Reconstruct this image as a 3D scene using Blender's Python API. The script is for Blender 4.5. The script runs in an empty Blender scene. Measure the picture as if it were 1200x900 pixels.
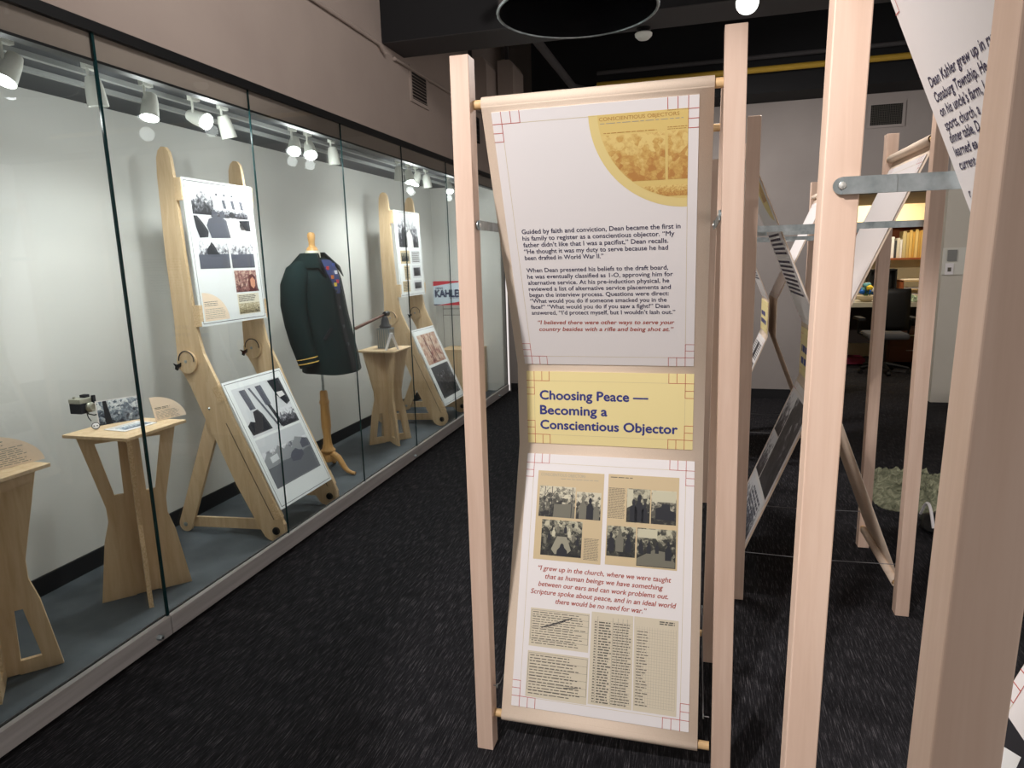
import bpy, math, random
from mathutils import Vector, Matrix, noise
from mathutils.geometry import tessellate_polygon
S = bpy.context.scene
COL = S.collection
random.seed(7)

# ------------------------------------------------------------------ camera
EYE = Vector((0.0, 0.0, 1.55))
YAW, PITCH, ROLL = math.radians(15.5688), math.radians(10.4991), math.radians(-1.5783)
fw = Vector((-math.sin(YAW)*math.cos(PITCH), math.cos(YAW)*math.cos(PITCH), -math.sin(PITCH)))
rt = Vector((math.cos(YAW), math.sin(YAW), 0)); upv = rt.cross(fw)
r2 = math.cos(ROLL)*rt + math.sin(ROLL)*upv; u2 = -math.sin(ROLL)*rt + math.cos(ROLL)*upv
cam = bpy.data.cameras.new('camera'); cam.sensor_width = 36; cam.lens = 36*784.82/1200
cam.clip_start = 0.02; cam.clip_end = 60
co = bpy.data.objects.new('camera', cam); COL.objects.link(co)
m = Matrix((r2, u2, -fw)).transposed().to_4x4(); m.translation = EYE; co.matrix_world = m
S.camera = co

# ------------------------------------------------------------------ world, lights, exposure
S.view_settings.view_transform = 'Standard'; S.view_settings.look = 'None'
S.view_settings.gamma = 1; S.view_settings.use_curve_mapping = False
S.view_settings.exposure = 0.0
S.cycles.use_denoising = True
S.cycles.max_bounces = 8; S.cycles.transparent_max_bounces = 16
S.cycles.sample_clamp_indirect = 6
w = bpy.data.worlds.new('world'); S.world = w; w.use_nodes = True
w.node_tree.nodes['Background'].inputs[0].default_value = (1.0, 0.93, 0.89, 1)
w.node_tree.nodes['Background'].inputs[1].default_value = 0.85

def spot(name, loc, target, power, size=60, blend=.5, radius=.06, color=(1, .94, .9)):
    l = bpy.data.lights.new(name, 'SPOT'); l.energy = power; l.color = color
    l.spot_size = math.radians(size); l.spot_blend = blend; l.shadow_soft_size = radius
    o = bpy.data.objects.new(name, l); COL.objects.link(o); o.location = loc
    o.rotation_euler = (Vector(target)-Vector(loc)).to_track_quat('-Z', 'Y').to_euler()
    return o
spot('ceiling_or_fill_spot', (-1.1, -0.6, 3.25), (-0.2, 1.85, 1.05), 400, 39, .35, .07, (1, .945, .92))
spot('ceiling_or_fill_spot', (-1.3, .75, 3.3), (0.4, .8, 1.2), 150, 48, .6, .07)
spot('ceiling_or_fill_spot', (-0.9, 2.9, 3.3), (0.7, 3.4, 0.9), 230, 80, .7, .08)
spot('ceiling_or_fill_spot', (-0.4, 2.2, 3.6), (-2.15, 3.4, 3.1), 110, 130, .9, .15)  # added wall wash, brightens the left wall above the case
spot('ceiling_or_fill_spot', (-0.6, 0.2, 3.6), (-2.15, 1.6, 2.9), 70, 130, .9, .15)  # second added wash for the nearer stretch of the left wall
spot('ceiling_or_fill_spot', (-0.7, 5.4, 3.0), (0.8, 6.6, 1.2), 210, 120, .8, .08)  # unseen fill spot brightening the far wall and farthest frame
spot('ceiling_or_fill_spot', (0.05, 3.15, 3.55), (.75, 3.4, 1.5), 170, 62, .7, .07)  # added spot to brighten the rear banner of the sideways frame
def office_area():
    l = bpy.data.lights.new('office_light', 'AREA'); l.energy = 26; l.color = (1, .9, .74); l.size = .6
    o = bpy.data.objects.new('office_light', l); COL.objects.link(o); o.location = (2.4, 10.25, 2.44)
office_area()
spot('office_fill_spot', (1.85, 7.9, 2.08), (2.45, 9.6, .7), 75, 100, .7, .06, (1, .9, .76))  # added fill for the dark chair and desk, not a real fitting

# ------------------------------------------------------------------ materials
MATS = {}
def srgb(r, g, b):
    f = lambda c: (c/255/12.92) if c/255 <= .04045 else ((c/255+.055)/1.055)**2.4
    return (f(r), f(g), f(b), 1)
def mat(name, col, rough=.6, metal=0, emit=None, estr=0, spec=.4):
    if name in MATS: return MATS[name]
    mm = bpy.data.materials.new(name); mm.use_nodes = True
    b = mm.node_tree.nodes['Principled BSDF']
    b.inputs['Base Color'].default_value = srgb(*col); b.inputs['Roughness'].default_value = rough
    b.inputs['Metallic'].default_value = metal; b.inputs['Specular IOR Level'].default_value = spec
    if emit: b.inputs['Emission Color'].default_value = srgb(*emit); b.inputs['Emission Strength'].default_value = estr
    MATS[name] = mm; return mm
def ramp_mat(name, stops, scale=(1, 1, 1), nscale=5, detail=4, rough=.6, nrough=.55, bump=0, metal=0, spec=.4, coord='Object', distort=0):
    mm = mat(name, (128, 128, 128), rough, metal, spec=spec); nt = mm.node_tree; N = nt.nodes; L = nt.links
    tc = N.new('ShaderNodeTexCoord'); mp = N.new('ShaderNodeMapping'); mp.inputs['Scale'].default_value = scale
    no = N.new('ShaderNodeTexNoise'); no.inputs['Scale'].default_value = nscale; no.inputs['Detail'].default_value = detail
    no.inputs['Roughness'].default_value = nrough; no.inputs['Distortion'].default_value = distort
    cr = N.new('ShaderNodeValToRGB'); e = cr.color_ramp.elements
    while len(e) < len(stops): e.new(.5)
    for i, (p, c) in enumerate(stops): e[i].position = p; e[i].color = srgb(*c)
    L.new(tc.outputs[coord], mp.inputs['Vector']); L.new(mp.outputs[0], no.inputs['Vector'])
    L.new(no.outputs['Fac'], cr.inputs[0]); L.new(cr.outputs[0], N['Principled BSDF'].inputs['Base Color'])
    if bump:
        bp = N.new('ShaderNodeBump'); bp.inputs['Strength'].default_value = bump; bp.inputs['Distance'].default_value = .01
        L.new(no.outputs['Fac'], bp.inputs['Height']); L.new(bp.outputs[0], N['Principled BSDF'].inputs['Normal'])
    return mm
MAPLE = ramp_mat('maple_wood', [(.3, (206, 177, 157)), (.5, (214, 186, 167)), (.7, (221, 195, 177))], (15, 15, .9), 2.2, 5, .5, .6, distort=.4)
DOWEL = ramp_mat('birch_dowel', [(.3, (206, 170, 120)), (.7, (226, 194, 146))], (3, 3, 40), 2, 3, .5)
PLY = ramp_mat('birch_plywood', [(.3, (200, 170, 132)), (.5, (212, 184, 147)), (.7, (222, 197, 162))], (14, 14, 1.6), 2.4, 5, .5, .6, distort=.5)
PLYEDGE = ramp_mat('plywood_edge', [(.35, (198, 165, 122)), (.65, (232, 205, 168))], (60, 60, 60), 3, 2, .6)
CLOTH = ramp_mat('cream_canvas', [(.3, (226, 206, 186)), (.7, (236, 218, 199))], (300, 300, 300), 2, 2, .85, bump=.05)
WHITE = mat('print_white', (232, 228, 228), .55)
BOARD = mat('board_white', (238, 240, 240), .35)
YELLOW = mat('print_yellow', (236, 220, 160), .55)
OCHRE = mat('print_ochre', (222, 196, 128), .55)
SEPIA = mat('print_sepia_paper', (206, 186, 148), .55)
DOCPAPER = mat('print_document_paper', (214, 204, 182), .55)
INKNAVY = mat('ink_navy', (38, 32, 72), .6)
INKTITLE = mat('ink_title_navy', (52, 58, 128), .6)
INKRED = mat('ink_rust_red', (164, 62, 44), .6)
INKMARK = mat('ink_red_mark', (186, 74, 62), .6)
INKLINE = mat('ink_tan_line', (206, 190, 150), .6)
INKGREY = mat('ink_grey', (92, 88, 80), .6)
INKPALE = mat('ink_pale_grey', (168, 160, 145), .6)
INKBLACK = mat('ink_black', (30, 32, 40), .6)
INKMID = mat('ink_mid', (84, 86, 98), .6)
INKOCHRE = mat('ink_ochre', (178, 128, 66), .6)
PEACH = mat('label_peach', (244, 222, 198), .55)
def photo_mat(name, dark, mid, light, grad=.5, scale=6.0, lo=.36, hi=.66):
    mm = mat(name, (128, 128, 128), .45); nt = mm.node_tree; N = nt.nodes; L = nt.links
    uv = N.new('ShaderNodeUVMap'); sp = N.new('ShaderNodeSeparateXYZ'); L.new(uv.outputs[0], sp.inputs[0])
    fr = N.new('ShaderNodeMath'); fr.operation = 'FRACT'; L.new(sp.outputs['Y'], fr.inputs[0])
    no = N.new('ShaderNodeTexNoise'); no.inputs['Scale'].default_value = scale; no.inputs['Detail'].default_value = 7
    no.inputs['Roughness'].default_value = .74; L.new(uv.outputs[0], no.inputs['Vector'])
    vo = N.new('ShaderNodeTexVoronoi'); vo.inputs['Scale'].default_value = scale*1.5; L.new(uv.outputs[0], vo.inputs['Vector'])
    bw = N.new('ShaderNodeRGBToBW'); L.new(vo.outputs['Color'], bw.inputs[0])
    def mth(op, a, b):
        x = N.new('ShaderNodeMath'); x.operation = op
        for i, q in enumerate((a, b)):
            if isinstance(q, (int, float)): x.inputs[i].default_value = q
            else: L.new(q, x.inputs[i])
        return x.outputs[0]
    t = mth('ADD', mth('MULTIPLY', no.outputs['Fac'], .72), mth('MULTIPLY', bw.outputs[0], .30))
    t = mth('ADD', t, mth('MULTIPLY', mth('SUBTRACT', fr.outputs[0], .5), grad))
    cr = N.new('ShaderNodeValToRGB'); e = cr.color_ramp.elements; e.new(.5)
    for i, (p, c) in enumerate([(lo, dark), ((lo+hi)/2, mid), (hi, light)]): e[i].position = p; e[i].color = srgb(*c)
    L.new(t, cr.inputs[0]); L.new(cr.outputs[0], N['Principled BSDF'].inputs['Base Color'])
    return mm
PH_BW = photo_mat('photo_bw', (34, 34, 42), (112, 112, 120), (226, 226, 230), .55)
PH_BWD = photo_mat('photo_bw_dark', (20, 20, 24), (60, 60, 66), (190, 190, 196), .15, lo=.42, hi=.8)
PH_SEP = photo_mat('photo_sepia_bw', (28, 28, 26), (96, 94, 82), (208, 202, 178), .35)
PH_SEPD = photo_mat('photo_sepia_dark', (18, 19, 18), (58, 58, 50), (190, 186, 160), .28, lo=.36, hi=.72)
PH_OCH = photo_mat('photo_ochre', (186, 134, 76), (206, 168, 98), (226, 200, 130), .3)
PH_RED = photo_mat('photo_warm', (74, 36, 40), (146, 100, 96), (206, 178, 160), .1)
PH_COL = photo_mat('photo_crowd', (60, 52, 38), (152, 138, 104), (226, 214, 186), .2, scale=9)
PH_ILL = photo_mat('photo_illustration', (120, 44, 46), (196, 160, 140), (226, 208, 190), .05, scale=5)
STEEL = ramp_mat('galvanised_steel', [(.3, (140, 150, 152)), (.7, (186, 194, 196))], (18, 18, 18), 1.5, 5, .34, metal=.8)
ALU = ramp_mat('brushed_aluminium', [(.35, (186, 182, 180)), (.65, (204, 200, 198))], (20, 1, 20), 2, 3, .4, metal=.25)
BLACKM = mat('black_metal', (20, 20, 22), .4, .3)
CORDM = mat('cord_grey', (120, 120, 122), .5)
RUBBER = mat('black_gasket', (14, 15, 17), .5)
WALLM = ramp_mat('warm_grey_paint', [(.3, (156, 142, 134)), (.7, (164, 150, 141))], (1, 1, 1), 2, 4, .85)
FARM = ramp_mat('grey_paint', [(.3, (150, 142, 138)), (.7, (158, 150, 146))], (1, 1, 1), 2, 4, .85)
CASEW = ramp_mat('case_white_paint', [(.3, (212, 212, 208)), (.7, (218, 218, 214))], (1, 1, 1), 1.5, 4, .8)
CASEF = ramp_mat('case_floor_slate', [(.3, (70, 75, 80)), (.7, (82, 88, 93))], (3, 3, 3), 3, 5, .7)
CASEC = mat('case_ceiling_dark', (70, 72, 76), .7)
BASEM = mat('black_baseboard', (24, 24, 27), .5)
CEILB = mat('black_ceiling_paint', (14, 14, 17), .75)
BEAMG = mat('dark_grey_beam', (66, 63, 64), .8)
FIX = mat('fixture_white', (222, 224, 216), .4)
GLOW = mat('lamp_glow', (255, 255, 255), .5, emit=(245, 250, 255), estr=14)
CREAM = mat('office_cream_paint', (226, 212, 176), .85)
DARKWOOD = mat('office_wood', (150, 84, 48), .55)
DESKT = mat('desk_top_laminate', (196, 190, 172), .5)
DARKPANEL = mat('desk_panel_dark', (54, 46, 44), .7)
CHAIRB = mat('chair_black', (16, 16, 18), .6)
def carpet_mat():
    mm = ramp_mat('dark_carpet', [(.38, (19, 19, 21)), (.54, (40, 39, 42)), (.70, (118, 115, 118))], (150, 7, 1), 1.6, 8, .95, .78, bump=.5, spec=.1)
    return mm
CARPET = carpet_mat()
def glass_mat():
    mm = bpy.data.materials.new('case_glass'); mm.use_nodes = True; nt = mm.node_tree; N = nt.nodes; L = nt.links
    N.remove(N['Principled BSDF'])
    tr = N.new('ShaderNodeBsdfTransparent'); tr.inputs[0].default_value = (.965, .985, .98, 1)
    gl = N.new('ShaderNodeBsdfGlossy'); gl.inputs['Roughness'].default_value = 0.0; gl.inputs[0].default_value = (1, 1, 1, 1)
    fr = N.new('ShaderNodeFresnel'); fr.inputs[0].default_value = 1.4
    mx = N.new('ShaderNodeMixShader'); L.new(fr.outputs[0], mx.inputs[0]); L.new(tr.outputs[0], mx.inputs[1]); L.new(gl.outputs[0], mx.inputs[2])
    L.new(mx.outputs[0], N['Material Output'].inputs[0]); return mm
GLASS = glass_mat()
GEDGE = mat('glass_edge_green', (22, 52, 54), .2)

# ------------------------------------------------------------------ mesh builder
class Plane:
    """p0 = top-left corner, ex = right, es = down; layers lift along n."""
    def __init__(s, p0, ex, es, n):
        s.p0 = Vector(p0); s.ex = Vector(ex).normalized(); s.es = Vector(es).normalized(); s.n = Vector(n).normalized()
    def __call__(s, u, v, k=0): return s.p0 + s.ex*u + s.es*v + s.n*(k*.0002)
SEED = [0]
class MB:
    def __init__(s): s.v = []; s.f = []; s.m = []; s.u = []; s.mats = []; s.xf = None
    def mi(s, m):
        if m not in s.mats: s.mats.append(m)
        return s.mats.index(m)
    def add(s, vs, fs, m, uvs=None):
        b = len(s.v); i = s.mi(m)
        for p in vs: s.v.append(Vector(p))
        for k, f in enumerate(fs):
            s.f.append([b+j for j in f]); s.m.append(i)
            s.u.append(uvs[k] if uvs else None)
    def quad(s, a, b, c, d, m, uv=None): s.add([a, b, c, d], [(0, 1, 2, 3)], m, [uv] if uv else None)
    def box(s, x0, x1, y0, y1, z0, z1, m):
        s.obox(((x0+x1)/2, (y0+y1)/2, (z0+z1)/2), (1, 0, 0), (0, 1, 0), (0, 0, 1), (x1-x0)/2, (y1-y0)/2, (z1-z0)/2, m)
    def obox(s, c, ex, ey, ez, hx, hy, hz, m):
        c, ex, ey, ez = Vector(c), Vector(ex)*hx, Vector(ey)*hy, Vector(ez)*hz
        vs = [c+ex*a+ey*b+ez*d for d in (-1, 1) for b in (-1, 1) for a in (-1, 1)]
        s.add(vs, [(0, 2, 3, 1), (4, 5, 7, 6), (0, 1, 5, 4), (2, 6, 7, 3), (0, 4, 6, 2), (1, 3, 7, 5)], m)
    def bar(s, a, b, w, t, side, m):
        a, b = Vector(a), Vector(b); d = (b-a).normalized(); sd = Vector(side); sd = (sd - d*sd.dot(d)).normalized()
        s.obox((a+b)/2, d, sd, d.cross(sd), (b-a).length/2, w/2, t/2, m)
    def prism(s, outer, o, ex, ey, n, t, m, holes=(), me=None):
        o, ex, ey, n = Vector(o), Vector(ex), Vector(ey), Vector(n)
        loops = [outer]+list(holes); flat = [p for l in loops for p in l]; N = len(flat)
        tri = tessellate_polygon([[Vector((p[0], p[1], 0)) for p in l] for l in loops])
        vs = [o+ex*p[0]+ey*p[1] for p in flat] + [o+ex*p[0]+ey*p[1]+n*t for p in flat]
        fs = [tuple(q) for q in tri] + [tuple(N+i for i in reversed(q)) for q in tri]
        s.add(vs, fs, m)
        b = 0; sv = []; sf = []
        for l in loops:
            k = len(l)
            for i in range(k):
                j = (i+1) % k; sf.append((b+i, b+j, N+b+j, N+b+i))
            b += k
        s.add(vs, sf, me or m)
    def tube(s, path, r, m, n=10, cap=True):
        P = [Vector(p) for p in path]; R = r if isinstance(r, (list, tuple)) else [r]*len(P); vs = []; fs = []
        t0 = (P[1]-P[0]).normalized(); a = t0.orthogonal().normalized()
        for i, p in enumerate(P):
            t = ((P[min(i+1, len(P)-1)]-P[max(i-1, 0)])).normalized(); a = (a-t*a.dot(t)).normalized(); b = t.cross(a)
            for k in range(n):
                an = 2*math.pi*k/n; vs.append(p+(a*math.cos(an)+b*math.sin(an))*R[i])
        for i in range(len(P)-1):
            for k in range(n): fs.append((i*n+k, i*n+(k+1) % n, (i+1)*n+(k+1) % n, (i+1)*n+k))
        if cap: fs += [tuple(range(n-1, -1, -1)), tuple((len(P)-1)*n+k for k in range(n))]
        s.add(vs, fs, m)
    def lathe(s, prof, o, m, n=20, ax=(0, 0, 1), cap=True):
        ax = Vector(ax).normalized(); a = ax.orthogonal().normalized(); b = ax.cross(a); o = Vector(o); vs = []; fs = []
        for r, z in prof:
            for k in range(n):
                an = 2*math.pi*k/n; vs.append(o+ax*z+(a*math.cos(an)+b*math.sin(an))*r)
        for i in range(len(prof)-1):
            for k in range(n): fs.append((i*n+k, i*n+(k+1) % n, (i+1)*n+(k+1) % n, (i+1)*n+k))
        if cap: fs += [tuple(range(n-1, -1, -1)), tuple((len(prof)-1)*n+k for k in range(n))]
        s.add(vs, fs, m)
    def blob(s, c, rad, m, rough=.2, freq=3., nu=18, nv=12, seed=0, zmin=None):
        vs = []; fs = []; c = Vector(c)
        for j in range(nv+1):
            ph = math.pi*j/nv
            for i in range(nu):
                th = 2*math.pi*i/nu; d = Vector((math.sin(ph)*math.cos(th), math.sin(ph)*math.sin(th), math.cos(ph)))
                k = 1+rough*noise.noise(d*freq+Vector((seed*3.1, seed*1.7, 0)))*1.6
                p = c+Vector((d.x*rad[0]*k, d.y*rad[1]*k, d.z*rad[2]*k))
                if zmin is not None: p.z = max(p.z, zmin)
                vs.append(p)
        for j in range(nv):
            for i in range(nu): fs.append((j*nu+i, (j+1)*nu+i, (j+1)*nu+(i+1) % nu, j*nu+(i+1) % nu))
        s.add(vs, fs, m)
    # --- printed matter on a Plane
    def rect(s, P, u0, s0, u1, s1, m, k=1): s.quad(P(u0, s1, k), P(u1, s1, k), P(u1, s0, k), P(u0, s0, k), m)
    def poly(s, P, pts, m, k=1):
        tri = tessellate_polygon([[Vector((p[0], p[1], 0)) for p in pts]])
        s.add([P(a, b, k) for a, b in pts], [tuple(t) for t in tri], m)
    def line(s, P, a, b, m, w=.0012, k=2):
        a, b = Vector(a), Vector(b); d = (b-a).normalized(); q = Vector((-d.y, d.x))*w/2; a, b = a-d*w/2, b+d*w/2
        s.quad(*[P(p.x, p.y, k) for p in (a-q, b-q, b+q, a+q)], m)
    def frame(s, P, u0, s0, u1, s1, m, w=.0012, k=2):
        c = [(u0, s0), (u1, s0), (u1, s1), (u0, s1)]
        for i in range(4): s.line(P, c[i], c[(i+1) % 4], m, w, k)
    def photo(s, P, u0, s0, u1, s1, m, k=2):
        SEED[0] += 3; o = SEED[0]; a = abs(u1-u0)/max(abs(s1-s0), 1e-6)
        s.quad(P(u0, s1, k), P(u1, s1, k), P(u1, s0, k), P(u0, s0, k), m, [(o, o+.01), (o+a, o+.01), (o+a, o+.99), (o, o+.99)])
    def scrib(s, P, u0, s0, u1, s1, rows, m, th=.45, dash=.02, k=3, rag=.1):
        h = (s1-s0)/rows
        for r in range(rows):
            y = s0+r*h+h*.25; x = u0; end = u1-(u1-u0)*rag*random.random()
            while x < end-1e-4:
                l = min(dash*random.uniform(.4, 1.6), end-x); s.rect(P, x, y, x+l, y+h*th, m, k); x += l+dash*.22
    def text(s, P, t, u, v, cap, m, width=None, shear=0, bold=.0, k=3, align='L'):
        vs, fs, w0, h0 = glyphs(t, shear, 0); sy = cap/h0; sx = (width/w0) if width else sy
        if align == 'C': u = u-w0*sx/2
        for i, (bx, by) in enumerate(((-1, 0), (1, 0), (0, 1), (0, -1)) if bold else ((0, 0),)):
            s.add([P(u+x*sx+bx*bold*sy, v-y*sy+by*bold*sy, k+i*.05) for x, y in vs], fs, m)
    def build(s, name, parent=None, off=None, smooth=False, bevel=0, kind=None):
        me = bpy.data.meshes.new(name); vs = s.v
        if s.xf: vs = [s.xf(p) for p in vs]
        if off is not None: o = Vector(off); vs = [p-o for p in vs]
        me.from_pydata([tuple(p) for p in vs], [], s.f)
        for mm in s.mats: me.materials.append(mm)
        uvl = me.uv_layers.new(name='UVMap') if any(s.u) else None
        for i, p in enumerate(me.polygons):
            p.material_index = s.m[i]; p.use_smooth = smooth
            if uvl and s.u[i]:
                for j, li in enumerate(p.loop_indices): uvl.data[li].uv = s.u[i][j]
        me.validate(); me.update()
        ob = bpy.data.objects.new(name, me); COL.objects.link(ob)
        if parent: ob.parent = parent
        if smooth: me.set_sharp_from_angle(angle=math.radians(45))
        if bevel:
            b = ob.modifiers.new('bevel', 'BEVEL'); b.width = bevel; b.segments = 2; b.limit_method = 'ANGLE'
        if kind: ob['kind'] = kind
        return ob
GC = {}
def glyphs(t, shear, bold):
    key = (t, shear, bold)
    if key in GC: return GC[key]
    out = []
    for q in (t, 'H'):
        cu = bpy.data.curves.new('lettering', 'FONT'); cu.body = q; cu.size = 1; cu.shear = shear; cu.offset = 0; cu.resolution_u = 3
        ob = bpy.data.objects.new('lettering', cu); COL.objects.link(ob)
        dg = bpy.context.evaluated_depsgraph_get(); me = ob.evaluated_get(dg).to_mesh()
        vs = [(v.co.x, v.co.y) for v in me.vertices]; fs = [tuple(p.vertices) for p in me.polygons]
        out.append((vs, fs)); ob.evaluated_get(dg).to_mesh_clear()
        bpy.data.objects.remove(ob); bpy.data.curves.remove(cu)
    vs, fs = out[0]; x0 = min(v[0] for v in vs); w0 = max(v[0] for v in vs)-x0; h0 = max(v[1] for v in out[1][0])
    GC[key] = ([(x-x0, y) for x, y in vs], fs, w0, h0); return GC[key]
def thing(name, label, cat, loc=(0, 0, 0), rz=0, group=None):
    o = bpy.data.objects.new(name, None); COL.objects.link(o); o.location = loc; o.rotation_euler = (0, 0, rz)
    o.empty_display_size = .1
    return tag(o, label, cat, group)
def tag(o, label, cat, group=None):
    o['label'] = label; o['category'] = cat
    if group: o['group'] = group
    return o
def copy_tree(o, parent=None):
    c = o.copy(); COL.objects.link(c)
    if parent: c.parent = parent
    for ch in [x for x in bpy.data.objects if x.parent == o]: copy_tree(ch, c)
    return c
def struct(mb, name, **k): return mb.build(name, kind='structure', **k)
KS = 1.0414                                   # display-case survey -> metres
def K(p): return EYE+(Vector(p)-EYE)*KS

# ------------------------------------------------------------------ the room
GX = -2.143; ZF = 1.55-1.45*KS; XB = -2.86*KS; ZC = 1.55+.795*KS; YE = 7.6
m = MB(); m.quad((-2.16, -4, 0), (5, -4, 0), (5, 11.2, 0), (-2.16, 11.2, 0), CARPET); struct(m, 'floor')
m = MB(); m.box(GX-.12, GX, -4, YE, 2.44, 4.5, WALLM)
m.box(GX-.05, GX-.012, -4, YE, 2.315, 2.44, WALLM); struct(m, 'wall_left')
m = MB(); m.box(GX-.02, GX+.012, -4, YE, 2.403, 2.442, RUBBER); struct(m, 'trim_1')
m = MB(); m.box(GX-.05, GX-.004, -4, YE, 2.303, 2.313, RUBBER); struct(m, 'trim_2')
m = MB(); m.box(XB-.1, XB, -4, YE, 0, ZC+.1, CASEW); struct(m, 'wall_case_back')
m = MB(); m.box(XB, GX-.02, 7.43, YE, 0, ZC, CASEW); struct(m, 'wall_case_end')
m = MB(); m.box(XB, GX-.02, -4, 7.52, 0, ZF, CASEF); struct(m, 'floor_case')
m = MB(); m.box(XB, GX-.05, -4, 7.52, ZC, ZC+.06, CASEC); struct(m, 'ceiling_case')
m = MB(); m.box(XB, XB+.012, -4, 7.52, ZF, ZF+.093, BASEM); struct(m, 'baseboard_case')
def sill():
    m = MB(); ys = [-4, 2.137, 4.81, 7.52]
    for a, b in zip(ys, ys[1:]): m.box(GX-.03, GX+.012, a+.003, b-.003, .018, .098, ALU)
    m.box(GX-.022, GX-.012, -4, 7.52, .098, .103, RUBBER); m.box(GX-.03, GX-.012, -4, 7.52, 0, .02, RUBBER)
    struct(m, 'trim_3')
sill()
JY = [-1.0, 0.6, 2.137, 3.027, 3.918, 4.81, 5.737, 6.568, 7.52]
for i in range(len(JY)-1):
    g = .006 if abs(JY[i]-2.137) < .01 else .0018; g2 = .006 if abs(JY[i+1]-2.137) < .01 else .0018
    m = MB(); y0, y1 = JY[i]+g, JY[i+1]-g2
    for x in (GX-.008, GX): m.quad((x, y0, .1), (x, y1, .1), (x, y1, 2.405), (x, y0, 2.405), GLASS)
    for y in (y0, y1): m.quad((GX-.008, y, .1), (GX, y, .1), (GX, y, 2.405), (GX-.008, y, 2.405), GEDGE)
    struct(m, 'window_%d' % (i+1))
m = MB(); m.box(GX-.009, GX+.001, 2.132, 2.142, .1, 2.405, GEDGE); struct(m, 'trim_4')
m = MB(); m.box(GX, 1.30, YE, YE+.35, 0, 4.5, FARM); m.box(1.30, 2.325, YE, YE+.35, 2.12, 4.5, FARM); struct(m, 'wall_back')
m = MB(); m.box(2.325, 5, YE, YE+.35, 0, 4.5, ramp_mat('lit_jamb_paint', [(.3, (196, 190, 178)), (.7, (202, 196, 184))], (1, 1, 1), 2, 4, .85)); struct(m, 'wall_jamb')  # lighter colour stands in for the room light on this wall
m = MB(); m.box(.7, 4.2, YE+.35, 9.9, 2.12, 2.46, mat('office_soffit', (206, 184, 148), .85)); struct(m, 'ceiling_soffit')
m = MB(); m.box(GX+.02, 1.29, YE-.015, YE, 0, .10, BASEM); struct(m, 'baseboard_back')
m = MB(); m.box(.6, 5, 10.9, 11.0, 0, 2.6, CREAM); struct(m, 'wall_office_back')
m = MB(); m.box(.6, .7, YE+.35, 10.9, 0, 2.6, CREAM); struct(m, 'wall_office_left')
m = MB(); m.box(4.2, 4.3, YE+.35, 10.9, 0, 2.6, CREAM); struct(m, 'wall_office_right')
m = MB(); m.box(.6, 4.3, YE+.35, 11.0, 2.46, 2.52, CREAM); struct(m, 'ceiling_office')
m = MB(); m.box(-2.3, 5, -4, YE, 4.2, 4.3, CEILB); struct(m, 'ceiling')
m = MB(); m.box(GX, 5, 4.58, 4.95, 3.05, 4.2, CEILB); m.box(GX, 5, 4.585, 4.945, 3.046, 3.052, BEAMG); struct(m, 'ceiling_beam')
m = MB(); m.box(GX+.45, 5, 7.15, YE, 3.04, 4.2, CEILB); struct(m, 'ceiling_bulkhead')

# ------------------------------------------------------------------ ceiling fittings
m = MB(); m.tube([(-1.0, 7.02, 3.22), (3.6, 7.02, 3.22)], .028, mat('pipe_yellow', (176, 142, 52), .5), 10)
tag(m.build('ceiling_pipe', smooth=True), 'yellow pipe running below the black ceiling along the back wall', 'pipe')
m = MB(); m.tube([(-1.0, 7.02, 3.33), (3.6, 7.02, 3.33)], .02, BEAMG, 8)
tag(m.build('ceiling_conduit', smooth=True), 'thin dark conduit just above the yellow ceiling pipe', 'pipe')
m = MB(); m.tube([(-1.22, 4.2, 3.2), (-1.24, 4.9, 3.2), (-1.22, 6.9, 3.2), (-1.1, 7.15, 3.2)], .035, BEAMG, 10)
tag(m.build('ceiling_pipe', smooth=True), 'dark grey pipe under the ceiling left of the round black pendant', 'pipe')
m = MB(); m.tube([(GX+.012, 1.5, 3.04), (GX+.012, 4.5, 3.025), (GX+.02, 4.58, 2.98)], .016, WALLM, 8)
m.tube([(GX+.012, 4.75, 2.99), (GX+.012, 5.5, 3.0), (GX+.012, 7.4, 3.02)], .014, WALLM, 8)
tag(m.build('wall_conduit', smooth=True), 'painted conduit running high along the left wall above the case', 'pipe')
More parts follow.
